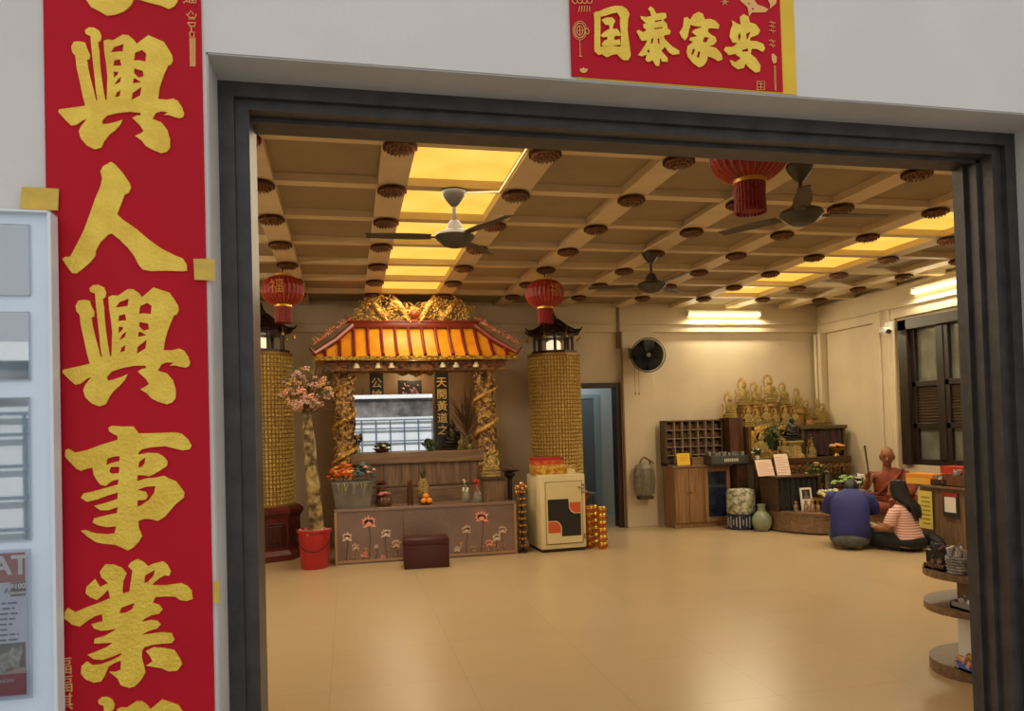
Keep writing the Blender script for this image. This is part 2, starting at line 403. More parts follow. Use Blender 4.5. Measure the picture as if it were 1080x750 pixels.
for sx in (-1,1):
    for sy in (-1,1): obj('leg', B().cyl((sx*.16,sy*.16,0),(sx*.13,sy*.13,.42),.018,.022,8), M('pale_green_plastic', (150,160,140)), t)

# ------------------------------------------------------------------ window in the right wall
m_wframe = wood('dark_window_wood', (48,36,30), (30,22,20), 0.4)
m_pane = M('dusty_pane', (120,124,112), 0.12, spec=0.8, vary=0.2, scale=3)
w = struct('window_1', B().b2(X1+0.02,X1+0.12,WY0,WY1,WZ0,WZ0+0.08,0.005), m_wframe)
b = B(); b.b2(X1-0.05,X1+0.12,WY1-0.16,WY1,WZ0,WZ1,0.008); b.b2(X1-0.05,X1+0.12,WY0,WY0+0.16,WZ0,WZ1,0.008); b.b2(X1-0.05,X1+0.12,WY0,WY1,WZ1-0.14,WZ1,0.008)
obj('window_frame', b, m_wframe, w)
yy = WY1-0.16; step = 0.56
while yy-step > WY0:
    ya, yb = yy-step, yy
    b = B(); b.b2(X1,X1+0.1,ya,ya+0.12,WZ0+0.08,WZ1-0.14,0.006)
    for z in (1.92, 1.38): b.b2(X1+0.01,X1+0.09,ya+0.12,yb,z-0.035,z+0.035,0.004)
    b.b2(X1+0.01,X1+0.09,yb-0.07,yb,WZ0+0.08,WZ1-0.14,0.005)
    obj('sash', b, m_wframe, w)
    b = B(); b.b2(X1+0.06,X1+0.066,ya+0.12,yb-0.07,1.95,WZ1-0.14); obj('pane', b, m_pane, w)
    b = B(); b.b2(X1+0.06,X1+0.066,ya+0.12,yb-0.07,WZ0+0.08,1.35); obj('pane', b, m_pane, w)
    b = B()
    for k in range(12): b.box((X1+0.05, (ya+0.12+yb-0.07)/2, 1.44+k*0.038), (0.04, yb-ya-0.19, 0.006), rot=(0,R(50),0))
    b.b2(X1+0.085,X1+0.09,ya+0.12,yb-0.07,1.41,1.89); obj('louvre', b, M('brown_louvre', (92,78,62), 0.5), w)
    yy -= step
b = B(); b.b2(X1+0.15, X1+0.3, WY0-0.3, WY1+0.3, WZ0-0.3, WZ1+0.3); struct('wall_behind_window', b, M('passage_wall', (120,116,104), 0.8))
# plain cable trunking
b = B()
b.b2(3.93,3.955,Y1-0.12,Y1-0.09,0,2.86); b.b2(3.9,3.935,Y1-0.08,Y1-0.02,2.62,3.22); struct('trim_5', b, M('brown_conduit', (120,94,62), 0.5))
b = B(); b.tube([(X0,Y1-0.065,2.98),(X1-0.1,Y1-0.065,2.98)], 0.011, 6); b.tube([(X1-0.065,Y1-0.1,2.96),(X1-0.065,DF+0.3,2.96)], 0.011, 6)
b.tube([(X1-0.065,8.84,2.96),(X1-0.08,8.84,0.3)], 0.009, 6); b.tube([(X1-0.085,9.0,2.96),(X1-0.085,9.0,0.3)], 0.011, 6)
b.tube([(X1-0.14,10.36,2.8),(X1-0.14,10.36,0.2)], 0.02, 6)
struct('trim_6', b, m_wall)
b = B(); b.tube([(gx(3)+0.35,3.4,ZB-0.012),(gx(4)-0.14,5.0,ZB-0.012),(gx(4)-0.14,6.98,ZB-0.012)], 0.011, 6); b.tube([(gx(2)-0.13,3.0,ZB-0.012),(gx(2)-0.13,5.3,ZB-0.012),(gx(2)-0.4,5.36,ZB-0.012)],0.011,6)
struct('trim_7', b, m_beam)
# ------------------------------------------------------------------ red couplet strip with gold characters on the front wall
YC = DW - 0.006
def on_wall(sx, ox, oy, y0=YC, th=0.004):
    def f(u, v, w):
        p = pY(ox+u/sx, oy+v/sx, y0); return Vector((p.x, y0-w*th, p.z))
    return f
cA, cB = pY(43,0,YC), pY(213,0,YC); cC, cD = pY(59,750,YC), pY(225,750,YC)
CXL, CXR = (cA.x+cC.x)/2, (cB.x+cD.x)/2
t = thing('couplet_banner', 'tall red paper couplet strip with big gold characters left of the doorway', 'banner', ((CXL+CXR)/2, DW, 0.42))
def put(name, b, mat, parent, **k):      # builder in world coordinates -> child of an unrotated thing
    root = parent
    while root.parent: root = root.parent
    b.xf(Matrix.Translation(-root.location)); return obj(name, b, mat, parent, **k)
put('paper_strip', B().b2(CXL, CXR, YC, DW-0.0005, 0.42, 2.86, 0.0), m_red, t)
XING = ([(135,150),(150,120),(185,116),(215,120),(225,150),(242,185),(240,210),(225,215),(232,260),(245,320),(262,380),(278,440),(285,440),(275,380),(270,320),(262,250),(255,190),(248,120),(245,80),(218,70),(213,50),(235,32),(265,30),(295,45),(308,75),(303,100),(288,112),(296,160),(300,230),(308,300),(318,370),(330,435),(338,430),(340,370),(342,300),(335,230),(325,170),(320,100),(345,90),(375,92),(400,75),(430,55),(460,55),(490,75),(510,100),(540,75),(575,45),(620,60),(665,75),(690,110),(712,145),(718,175),(705,200),(690,205),(670,250),(655,290),(640,340),(632,400),(680,400),(720,390),(745,400),(770,435),(782,470),(775,490),(755,498),(720,492),(695,485),(665,487),(690,470),(650,468),(620,480),(605,505),(600,515),(650,530),(685,570),(700,620),(700,670),(680,695),(650,705),(600,690),(560,670),(540,645),(500,620),(530,605),(550,590),(530,560),(485,520),(510,505),(535,500),(530,487),(470,487),(400,500),(340,520),(312,550),(315,572),(350,565),(395,550),(428,535),(415,565),(385,600),(350,630),(325,665),(305,705),(270,717),(225,700),(190,665),(178,625),(190,595),(225,550),(200,560),(165,588),(135,595),(105,570),(60,525),(65,510),(110,500),(180,485),(215,475),(200,420),(185,350),(165,260),(158,200),(140,180)],
 [[(362,160),(380,130),(435,108),(430,150),(400,155)],[(375,235),(380,205),(415,195),(422,232)],[(378,305),(378,268),(405,268),(400,285)],[(380,345),(400,310),(420,295),(415,325)],[(385,412),(395,385),(418,370),(412,405)],[(493,195),(500,150),(540,132),(565,150),(560,195),(520,192)],[(493,265),(497,240),(545,250),(550,280),(520,290)],[(488,325),(490,300),(500,295),(535,315)],[(480,420),(485,380),(537,340),(530,390)]])
REN = ([(335,60),(355,72),(400,120),(440,180),(448,205),(435,235),(412,245),(395,290),(370,355),(400,385),(480,440),(550,500),(620,550),(700,590),(740,605),(762,640),(765,675),(740,678),(650,675),(560,677),(515,668),(490,640),(465,590),(430,545),(385,500),(340,465),(320,470),(275,515),(250,560),(248,590),(220,625),(180,660),(140,690),(115,687),(90,655),(60,610),(75,597),(105,595),(140,530),(180,450),(210,370),(245,270),(275,200),(285,150),(275,115),(290,85)],[])
SHI = ([(320,45),(340,33),(400,37),(460,37),(480,60),(490,75),(560,75),(640,72),(700,70),(735,78),(770,110),(790,145),(780,165),(740,172),(690,160),(640,148),(560,155),(510,165),(488,185),(490,196),(540,185),(600,187),(630,205),(655,235),(650,260),(620,280),(580,305),(550,318),(520,312),(485,312),(483,345),(530,330),(590,325),(635,315),(660,330),(700,345),(725,375),(750,410),(745,440),(705,470),(670,510),(640,545),(600,570),(560,560),(525,558),(490,570),(492,610),(512,655),(490,690),(460,720),(430,738),(395,720),(360,705),(300,700),(250,690),(205,660),(165,625),(190,622),(250,640),(310,645),(355,640),(365,600),(310,605),(265,595),(232,580),(240,555),(300,540),(370,525),(372,492),(320,510),(275,510),(240,485),(280,475),(330,460),(372,445),(374,410),(320,425),(260,448),(200,462),(165,440),(180,415),(230,405),(300,385),(374,365),(378,335),(340,345),(305,372),(275,365),(255,340),(238,310),(230,270),(200,275),(165,288),(140,275),(100,235),(75,205),(78,170),(95,162),(130,185),(200,170),(280,140),(372,112),(372,90),(350,80),(325,65)],
 [[(308,255),(315,218),(350,207),(384,204),(383,233),(335,243)],[(325,290),(335,265),(383,266),(380,300),(340,304)],[(488,265),(495,235),(530,212),(525,245),(505,268)],[(483,395),(530,378),(585,373),(580,410),(550,450),(500,485),(483,487),(485,455),(530,450),(545,430),(530,405)]])
YE = ([(255,100),(285,60),(330,62),(375,80),(397,110),(380,150),(375,200),(378,215),(412,205),(420,150),(428,95),(405,70),(420,50),(455,32),(490,50),(510,70),(545,55),(590,45),(615,65),(632,100),(622,122),(600,118),(570,135),(530,170),(600,172),(650,165),(685,160),(720,175),(742,200),(748,245),(715,255),(680,250),(655,232),(600,230),(550,235),(535,265),(570,275),(588,300),(570,322),(530,330),(490,350),(478,365),(530,355),(560,360),(578,380),(560,400),(510,415),(478,435),(530,428),(590,420),(635,425),(652,460),(635,478),(590,480),(530,488),(490,500),(478,520),(478,560),(490,600),(497,635),(470,680),(440,708),(410,715),(365,700),(350,665),(305,630),(340,630),(365,620),(368,570),(330,585),(300,605),(280,655),(262,680),(225,687),(180,670),(155,640),(158,600),(185,575),(215,595),(260,590),(310,572),(365,545),(370,530),(320,550),(270,567),(220,562),(190,540),(230,525),(290,500),(325,475),(280,478),(225,480),(228,455),(280,440),(325,415),(345,400),(300,410),(260,412),(225,400),(210,378),(240,370),(270,362),(268,325),(230,335),(190,360),(150,390),(110,380),(65,345),(72,310),(85,292),(125,315),(180,290),(250,265),(310,240),(300,195),(270,225),(240,250),(205,235),(180,215),(185,180),(230,138),(255,180),(300,160),(265,130)],
 [[(358,320),(370,290),(440,265),(425,300),(390,318)],[(490,160),(495,120),(548,90),(540,120),(510,155)]])
YE2 = ([(500,520),(540,500),(600,505),(650,515),(680,560),(692,590),(665,625),(620,628),(580,610),(500,598),(535,575),(520,545)],[])
def warp(ch, g): return ([g(*p) for p in ch[0]], [[g(*p) for p in h] for h in ch[1]])
XING1 = warp(XING, lambda x, y: (0.985*x-22, y-28+0.09*x))
S1 = 804/150.0; S2 = 805/160.0
for pieces, sx, ox, oy in (([([(205,-40),(215,0),(250,50),(300,75),(350,105),(400,98),(460,75),(500,40),(520,0),(530,-40)],[]), ([(540,-60),(545,0),(600,18),(690,40),(740,62),(775,45),(795,15),(800,-60)],[])],6.0,55,0),
      ([XING1],S1,55,25), ([REN],S1,55,160), ([XING],S1,55,295), ([SHI],S1,55,443), ([YE,YE2],S2,55,583), ([XING],S1,64,729)):
    b = B(); f = on_wall(sx, ox, oy)
    for o_, h_ in pieces: b.prism(o_, h_, f, 1.0)
    put('gold_character', b, m_goldleaf, t)
# fine gold line ornaments printed on the strip
def line(b, f, pts, r=0.0016): b.tube([f(u,v,0.1) for u,v in pts], r, 5)
b = B(); f = on_wall(6.0, 55, 0)
line(b,f,[(850,90),(870,112),(905,112),(912,90)]); line(b,f,[(862,92),(878,70),(895,92)]); line(b,f,[(865,120),(905,120)]); line(b,f,[(858,145),(875,168),(900,168),(908,145),(858,145)],.002)
line(b,f,[(880,168),(882,205)]); line(b,f,[(870,205),(900,205),(898,235),(874,235),(870,205)])
for k in range(5): line(b,f,[(872+k*8,240),(876+k*7,420)],.0014)
line(b,f,[(872,418),(908,418)]); line(b,f,[(868,18),(910,18),(910,-14),(868,-14),(868,18)]); line(b,f,[(876,2),(906,2)]); line(b,f,[(889,-14),(889,18)])
line(b,f,[(845,-10),(858,16)]); line(b,f,[(830,20),(850,6)])
put('lantern_motif', b, m_goldedge, t)
b = B()
for ch, y in (('福',704),('福',723),('祺',742)):
    p = pY(66 if y < 710 else 67, y, YC-0.001); text(b, ch, 0.045, p, extrude=0.0006)
put('small_inscription', b, m_goldedge, t)

# ------------------------------------------------------------------ red paper banner over the doorway, on a yellow backing sheet
t = thing('lintel_banner', 'red paper banner with four gold characters above the doorway', 'banner', (pY(722,60,YC).x, DW, pY(722,90,YC).z))
bl, br_ = pY(603,83,YC), pY(826,97,YC); yl, yr = pY(826,98,YC), pY(841,98,YC)
put('yellow_backing', B().b2(bl.x+0.02, yr.x, DW-0.003, DW-0.0005, yr.z-0.004, yr.z+0.46), m_yellow, t)
put('red_sheet', B().b2(bl.x, br_.x, DW-0.006, DW-0.003, br_.z, br_.z+0.44), m_red, t)
YC2 = YC-0.0015
GUO = [([(245,110),(270,100),(285,100),(340,75),(420,52),(480,55),(520,80),(542,120),(530,170),(525,250),(535,330),(545,400),(552,470),(530,505),(490,505),(460,480),(440,455),(400,460),(355,482),(310,455),(285,462),(250,430),(248,360),(250,280),(250,200)],[[(300,175),(300,145),(340,135),(400,115),(440,110),(465,150),(462,200),(470,270),(470,380),(465,395),(400,385),(330,390),(300,395),(298,330),(300,250)]]),
       ([(310,170),(350,150),(400,150),(425,180),(410,205),(400,245),(440,245),(472,290),(460,305),(430,300),(410,320),(420,340),(460,330),(469,376),(400,383),(320,388),(310,370),(330,345),(360,330),(355,310),(320,315),(300,300),(330,270),(375,245),(375,215),(340,210)],[])]
TAI = [([(180,100),(205,72),(240,95),(268,150),(330,140),(370,145),(375,190),(340,215),(380,260),(385,300),(420,330),(410,368),(350,378),(350,410),(430,490),(510,540),(510,575),(440,582),(400,555),(360,500),(320,540),(385,615),(390,655),(330,655),(310,610),(298,700),(265,700),(230,640),(185,660),(155,640),(165,580),(120,600),(75,585),(110,540),(150,480),(175,430),(115,435),(85,385),(60,335),(80,320),(130,345),(170,320),(135,300),(130,260),(160,250),(110,205),(100,175),(160,185),(215,175),(205,130)],[[(215,420),(240,400),(230,460),(210,470)],[(280,415),(300,410),(305,470),(285,460)],[(250,225),(320,210),(330,222),(255,240)],[(245,300),(330,290),(335,302),(250,314)],[(170,545),(190,520),(200,560),(180,560)]])]
JIA = [([(150,180),(185,175),(210,200),(240,150),(290,122),(335,140),(355,195),(410,190),(460,210),(500,250),(490,290),(440,285),(390,285),(385,320),(420,350),(460,370),(472,410),(450,445),(400,460),(470,480),(520,540),(530,590),(490,610),(440,580),(385,560),(375,610),(340,655),(300,670),(240,630),(190,570),(175,520),(185,460),(240,420),(200,400),(215,375),(280,365),(225,320),(250,300),(330,270),(260,262),(215,250),(200,300),(185,370),(160,405),(125,370),(105,325),(140,270)],[[(335,420),(350,370),(395,375),(370,425)],[(220,545),(235,490),(260,490),(240,545)],[(275,570),(290,510),(310,520),(300,575)]])]
AN = [([(185,140),(215,115),(255,135),(265,180),(310,195),(345,240),(335,275),(300,290),(270,300),(265,325),(320,330),(370,350),(385,385),(370,415),(320,390),(280,390),(270,430),(310,460),(350,520),(345,570),(310,578),(260,540),(230,505),(220,540),(170,552),(125,520),(105,475),(150,495),(195,465),(150,430),(100,440),(60,400),(75,375),(130,375),(165,345),(130,340),(105,290),(115,235),(130,200),(125,165),(165,190),(195,200)],[[(180,330),(170,290),(185,260),(195,290)],[(240,320),(235,270),(270,255),(255,300)],[(200,400),(250,385),(255,410),(210,415)]])]
for pcs, sx, ox, oy in ((GUO,7.9,595,0),(TAI,10.0,665,0),(JIA,656/70.0,705,0),(AN,7.5,755,0)):
    b = B(); f = on_wall(sx, ox, oy, YC2, 0.003)
    for o_, h_ in pcs: b.prism(o_, h_, f, 1.0)
    put('gold_character', b, m_goldleaf, t)
def arc(cx, cy, rx, ry, a0, a1, n=12): return [(cx+rx*math.cos(R(a0+(a1-a0)*i/n)), cy+ry*math.sin(R(a0+(a1-a0)*i/n))) for i in range(n+1)]
b = B(); f = on_wall(7.9, 595, 0, YC2)
for k in range(4): line(b,f,arc(90+k*40,8,22,22,0,360),.0014)
for k in range(5): line(b,f,[(130+k*20,50),(118+k*24,100)],.0012)
line(b,f,arc(130,255,44,62,0,360,18),.0018); line(b,f,arc(130,255,26,40,0,360,14),.0014); line(b,f,arc(130,255,58,78,20,340,20),.001); line(b,f,[(130,215),(130,295)],.0014); line(b,f,[(100,255),(160,255)],.0014)
line(b,f,[(130,330),(134,470)],.0012); line(b,f,[(120,470),(148,470)],.0014); line(b,f,arc(190,260,16,24,0,360),.0014)
b.prism(arc(162,575,34,34,0,180)+[(150,572),(160,562),(172,572)],[],f,0.3)
put('ingot_and_medallion_motif', b, m_goldedge, t)
b = B(); f = on_wall(7.5, 755, 0, YC2)
b.prism([(190,-30),(195,10),(235,45),(250,60),(262,130),(285,100),(340,100),(390,98),(415,75),(370,50),(330,40),(300,0),(290,-30)],[[(280,60),(300,70),(290,85)],[(250,20),(270,30),(262,42)]],f,0.3)
b.prism([(400,-20),(430,40),(425,70),(475,30),(480,-20)],[],f,0.3)
for k in range(6): line(b,f,[(70+28*math.cos(k*1.05),15+28*math.sin(k*1.05)),(70,15)],.0014)
line(b,f,[(325,645),(385,645),(385,710),(325,710),(325,645)],.0014); line(b,f,[(335,665),(378,665)],.0012); line(b,f,[(355,650),(355,705)],.0012); line(b,f,[(335,690),(378,690)],.0012)
for y in (175,205,240,320,355): line(b,f,[(420,y),(470,y+8)],.0013); line(b,f,[(435,y-10),(455,y+22)],.0012)
b.prism([(440,430),(455,425),(480,450),(478,495),(455,505),(440,470)],[],f,0.3); line(b,f,[(470,520),(475,720)],.0012); line(b,f,[(462,520),(466,715)],.001)
put('fish_and_seal_motif', b, m_goldedge, t)

# ------------------------------------------------------------------ pieces of tape holding the strip
def tape(px, label):
    q = [pY(x, y, DW-0.0145) for x, y in px]; c = sum(q, Vector())/4
    b = B(); b.poly([Vector((p.x-c.x, 0, p.z-c.z)) for p in q]+[Vector((p.x-c.x, 0.0022, p.z-c.z)) for p in q], [(0,1,2,3),(7,6,5,4),(0,4,5,1),(1,5,6,2),(2,6,7,3),(3,7,4,0)])
    return obj('tape', b, m_tape, loc=c, label=label, cat='tape', group='ochre tape on the couplet strip')
tape([(23,197),(62,199),(61,222),(21,220)], 'ochre tape on the left edge of the red strip above the notice board')
tape([(204,273),(226.5,273),(226.5,296),(205,295)], 'ochre tape at the right edge of the red strip beside the dark frame')
tape([(225,613),(231,613),(231,636),(225,636)], 'yellow tape end low on the right edge of the red strip')

# ------------------------------------------------------------------ glazed notice board at the left edge, standing out from the wall
YN = 1.985
nr, nt_, nb = pY(53,222,YN).x, pY(30,221,YN).z, 0.70
nl = nr-0.62
m_board = M('pale_blue_board', (222,236,250), 0.5, vary=0.03, scale=4)
m_alu = M('white_aluminium', (226,230,232), 0.35)
def glossy_clear(name, tint, refl, rough=0.02):
    m = bpy.data.materials.new(name); m.use_nodes = True; nt = m.node_tree; L = nt.links.new
    for n in list(nt.nodes):
        if n.type == 'BSDF_PRINCIPLED': nt.nodes.remove(n)
    out = [n for n in nt.nodes if n.type == 'OUTPUT_MATERIAL'][0]
    tr = nt.nodes.new('ShaderNodeBsdfTransparent'); tr.inputs[0].default_value = rgb(tint); gl = nt.nodes.new('ShaderNodeBsdfGlossy'); gl.inputs['Roughness'].default_value = rough
    fr = nt.nodes.new('ShaderNodeLayerWeight'); fr.inputs[0].default_value = 0.35
    ma = nt.nodes.new('ShaderNodeMath'); ma.operation = 'MULTIPLY_ADD'; ma.inputs[1].default_value = 0.5; ma.inputs[2].default_value = refl
    mx = nt.nodes.new('ShaderNodeMixShader'); L(fr.outputs['Fresnel'], ma.inputs[0]); L(ma.outputs[0], mx.inputs[0]); L(tr.outputs[0], mx.inputs[1]); L(gl.outputs[0], mx.inputs[2]); L(mx.outputs[0], out.inputs[0])
    return m
m_sleeve = glossy_clear('clear_sleeve', (242,246,248), 0.22)
t = thing('notice_board', 'glazed white notice board with clear document sleeves at the left edge', 'notice board', ((nl+nr)/2, DW, nb))
put('back_panel', B().b2(nl, nr-0.004, YN+0.02, DW-0.016, nb, nt_-0.004), m_board, t)
b = B(); b.b2(nr-0.008, nr, YN, DW-0.016, nb, nt_, 0.002); b.b2(nl, nr, YN, DW-0.016, nt_-0.006, nt_, 0.002); b.b2(nl, nl+0.012, YN, DW-0.016, nb, nt_, 0.002); b.b2(nl, nr, YN, DW-0.016, nb, nb+0.012, 0.002)
put('frame', b, m_alu, t)
def sl(x, y): return pY(x, y, YN+0.016)
for ya, yb in ((237,312),(329,401),(419,570)):
    p, q = sl(31,ya), sl(31,yb)
    pc = put('document_sleeve', B().b2(p.x-0.23, p.x, YN+0.0145, YN+0.018, q.z, p.z), m_sleeve, t)
    b = B(); 
    for (xa,xb,za,zb) in ((p.x-0.002,p.x,q.z,p.z),(p.x-0.23,p.x,p.z-0.0016,p.z),(p.x-0.23,p.x,q.z,q.z+0.0016)): b.b2(xa,xb,YN+0.0138,YN+0.0145,za,zb)
    put('sleeve_edge', b, M('sleeve_edge', (168,178,188), 0.5), pc)
    b = B(); b.b2(p.x-0.222,p.x-0.006,YN+0.0185,YN+0.0196,q.z+0.006,p.z-0.006); put('sheet', b, M('pale_sheet', (206,222,232), 0.5), pc)
# lost-pet poster in the lowest sleeve
pt, pb = sl(28,581), sl(29,733); W = 0.19
t = thing('poster', 'lost pet poster with red heading and photograph of a grey tabby', 'poster', (pt.x-W/2, YN+0.0195, pb.z))
H = pt.z-pb.z
def pz(y): return pb.z + H*(733-y)/(733-581.0)
put('sheet', B().b2(pt.x-W, pt.x, YN+0.014, YN+0.0155, pb.z, pt.z), M('poster_white', (216,222,236), 0.5), t)
put('red_heading', B().b2(pt.x-W, pt.x-0.003, YN+0.0125, YN+0.014, pz(613), pt.z-0.003), M('poster_red', (168,40,62), 0.5), t)
put('red_footer', B().b2(pt.x-W, pt.x-0.003, YN+0.0125, YN+0.014, pb.z+0.003, pz(709)), M('poster_red', (168,40,62), 0.5), t)
b = B(); text(b, 'AT', 0.062, (pt.x-0.033, YN+0.0118, pz(596)), offset=0.0015); put('heading_letters', b, m_white, t)
b = B(); b.b2(pt.x-0.034, pt.x-0.002, YN+0.012, YN+0.0138, pz(628), pz(613.5)); put('reward_box', b, M('poster_slate', (44,56,66), 0.5), t)
b = B(); text(b, '$100', 0.0165, (pt.x-0.018, YN+0.0113, pz(617.5)), offset=0.0006); text(b, 'REWARD', 0.0076, (pt.x-0.018, YN+0.0113, pz(624.5)), offset=0.0004); put('reward_lettering', b, m_white, t)
b = B(); text(b, 'A', 0.018, (pt.x-0.042, YN+0.0135, pz(622)))
rr = random.Random(3)
for k, y in enumerate((635,640.5,646,651.5,657,662.5,668,673.5)):
    x = pt.x-W+0.01; end = pt.x-0.012-rr.random()*0.03
    while x < end:
        w_ = 0.006+rr.random()*0.014; b.b2(x, min(x+w_, end), YN+0.0134, YN+0.0139, pz(y)-0.0022, pz(y)+0.0022); x += w_+0.004
put('printed_lines', b, M('poster_ink', (88,98,128), 0.6), t)
put('photo_ground', B().b2(pt.x-W, pt.x-0.004, YN+0.0125, YN+0.0138, pz(709), pz(677)), M('photo_dark', (58,60,66), 0.5, vary=0.4, scale=20), t)
b = B(); cx, cz = pt.x-0.034, pz(695)
b.prism([(cx-.05,cz-.022),(cx-.045,cz+.005),(cx-.02,cz+.016),(cx-.002,cz+.022),(cx+.004,cz+.036),(cx+.008,cz+.028),(cx+.017,cz+.028),(cx+.021,cz+.036),(cx+.024,cz+.02),(cx+.02,cz+.006),(cx+.016,cz-.008),(cx+.018,cz-.026),(cx+.008,cz-.026),(cx+.004,cz-.014),(cx-.012,cz-.018),(cx-.014,cz-.028),(cx-.03,cz-.028)],[],lambda u,v,w: Vector((u,YN+0.0124-w*0.0006,v)),1.0)
put('photo_animal', b, M('tabby_grey', (176,174,170), 0.6, vary=0.4, scale=90), t)
b = B(); b.prism([(pt.x-W,pz(709)),(pt.x-0.004,pz(709)),(pt.x-0.004,pz(703)),(pt.x-0.06,pz(708))],[],lambda u,v,w: Vector((u,YN+0.0123-w*0.0006,v)),1.0); put('photo_ledge', b, M('photo_ledge', (196,170,150), 0.6), t)
b = B(); text(b, 'N NOW', 0.012, (pt.x-0.05, YN+0.0118, pz(716))); put('footer_letters', b, m_white, t)
t = obj('poster_sleeve', B().b2(pt.x-W-0.004, pt.x+0.012, YN+0.006, YN+0.0105, pb.z-0.006, pt.z+0.006, 0.0015), glossy_clear('clear_sleeve_b', (240,242,246), 0.08), label='clear plastic sleeve holding the lost pet poster on the notice board', cat='document sleeve')
# ------------------------------------------------------------------ ceiling fans
m_fan = M('fan_grey_enamel', (70,63,54), 0.45, vary=0.1, scale=6); m_fand = M('fan_dark_enamel', (72,62,50), 0.5)
def ceiling_fan(loc, rz, label):
    t = thing('ceiling_fan', label, 'ceiling fan', loc, rz, 'ceiling fans')
    obj('canopy', B().lathe([(0.0,0.0),(0.088,0.0),(0.09,-0.012),(0.075,-0.05),(0.045,-0.09),(0.022,-0.115),(0,-0.115)], 20), m_fan, t, True)
    obj('rod', B().cyl((0,0,-0.1),(0,0,-0.25),0.013), m_fan, t, True)
    obj('motor_cover', B().lathe([(0,-0.215),(0.03,-0.22),(0.05,-0.245),(0.062,-0.28),(0.075,-0.30),(0,-0.30)], 20), m_fan, t, True)
    obj('motor', B().lathe([(0,-0.29),(0.09,-0.298),(0.135,-0.318),(0.145,-0.338),(0.13,-0.36),(0.10,-0.385),(0.085,-0.40),(0.05,-0.412),(0,-0.415)], 24), m_fan, t, True)
    for k in range(3):
        a = 2*math.pi*k/3; b = B(); mt = Matrix.Rotation(a, 4, 'Z')
        N = 9; rows = []
        for i in range(N):
            u = i/(N-1); x = 0.17+0.46*u; w = 0.040+0.018*math.sin(math.pi*min(1,u*1.1+.1)); z = -0.335+0.004*u
            for sgn in (-1,1): rows.append(Vector((x, sgn*w, z+sgn*0.006)))
        vs = rows+[r+Vector((0,0,-0.005)) for r in rows]; n2 = len(rows); F = []
        for i in range(N-1):
            q = 2*i; F += [(q,q+1,q+3,q+2),(n2+q,n2+q+2,n2+q+3,n2+q+1),(q,q+2,n2+q+2,n2+q),(q+1,n2+q+1,n2+q+3,q+3)]
        F += [(0,n2,n2+1,1),(2*N-2,2*N-1,n2+2*N-1,n2+2*N-2)]
        b.poly(vs, F); b.xf(mt); bl_ = obj('blade', b, m_fand, t, True)
        b = B(); b.box((0.165,0,-0.342),(0.10,0.045,0.006),0.002); b.cyl((0.19,0.012,-0.345),(0.19,0.012,-0.327),0.006,n=8); b.cyl((0.19,-0.012,-0.35),(0.19,-0.012,-0.332),0.006,n=8); b.xf(mt); obj('blade_bracket', b, m_fan, bl_)
    return t
ceiling_fan((0.79, gy(2), ZB), R(176), 'ceiling fan hanging in front of the left strip of lit panels')
ceiling_fan((3.03, gy(1), ZB), R(-2), 'ceiling fan nearest the doorway, right of the big red lantern')
ceiling_fan((3.01, gy(4), ZB), R(40), 'small looking ceiling fan farthest back, above the wall fan')

# ------------------------------------------------------------------ red lanterns
m_lant = M('red_lantern_cloth', (146,22,18), 0.5, vary=0.2, scale=14)
m_tass = M('red_tassel', (150,28,22), 0.7, vary=0.35, scale=60)
def lantern(loc, label):
    t = thing('red_lantern', label, 'lantern', loc, 0, 'red lanterns with tassels')
    b = B(); n = 28; prof = [(0.085,0.145),(0.13,0.13),(0.175,0.095),(0.202,0.045),(0.206,0.0),(0.202,-0.045),(0.175,-0.095),(0.13,-0.13),(0.085,-0.145)]
    rows = []
    for r, z in prof: rows.append([b.bm.verts.new(((r*(1.0 if i%2 else 0.965))*math.cos(2*math.pi*i/(2*n)), (r*(1.0 if i%2 else 0.965))*math.sin(2*math.pi*i/(2*n)), z)) for i in range(2*n)])
    for a_, c_ in zip(rows, rows[1:]):
        for i in range(2*n): b.bm.faces.new((a_[i], a_[(i+1)%(2*n)], c_[(i+1)%(2*n)], c_[i]))
    sh = obj('lantern_shade', b, m_lant, t)
    b = B()
    for a in range(0, 28): 
        an = 2*math.pi*(a+.5)/28
        b.tube([((r+.002)*math.cos(an),(r+.002)*math.sin(an),z) for r, z in prof], 0.0022, 4, cap=False)
    obj('ribs', b, M('lantern_rib', (196,92,44), 0.4), sh)
    b = B()
    for s_ in (-1,1):
        text(b, '福', 0.15, (0, s_*0.214, 0.0), right=(-s_*1.0,0,0), extrude=0.004)
    obj('gold_character', b, M('faded_lantern_gold',(190,110,48),.5), sh)
    for z_ in (-0.165, 0.142): obj('gold_rim', B().lathe([(0,z_),(0.09,z_),(0.088,z_+.023),(0,z_+.023)], 20), M('lantern_gold_rim', (214,168,70), 0.35, metal=0.5), t, True)
    b = B(); m = 26
    for i in range(m):
        a = 2*math.pi*i/m; b.tube([(0.075*math.cos(a),0.075*math.sin(a),-0.16),(0.072*math.cos(a),0.072*math.sin(a),-0.24),(0.078*math.cos(a),0.078*math.sin(a),-0.325)], [0.011,0.011,0.008], 5)
    b.lathe([(0,-0.165),(0.07,-0.165),(0.068,-0.31),(0,-0.31)], 16); obj('tassel', b, m_tass, t)
    obj('hanging_cord', B().cyl((0,0,0.16),(0,0,loc[2] and (ZB-0.05-loc[2])), 0.006, n=6), M('dark_cord', (60,34,24), 0.6), t)
    return t
l0 = lantern((gx(3)+0.01, gy(0), 2.95), 'largest red lantern, hanging just inside the top of the doorway')
dup(l0, (gx(3)-0.02, gy(5), 2.945), 0.3, 'small red lantern hanging right of the tiled shrine roof')
dup(l0, (gx(0)-0.05, gy(5), 2.945), -0.2, 'small red lantern hanging above the dried flower arrangement at the left')

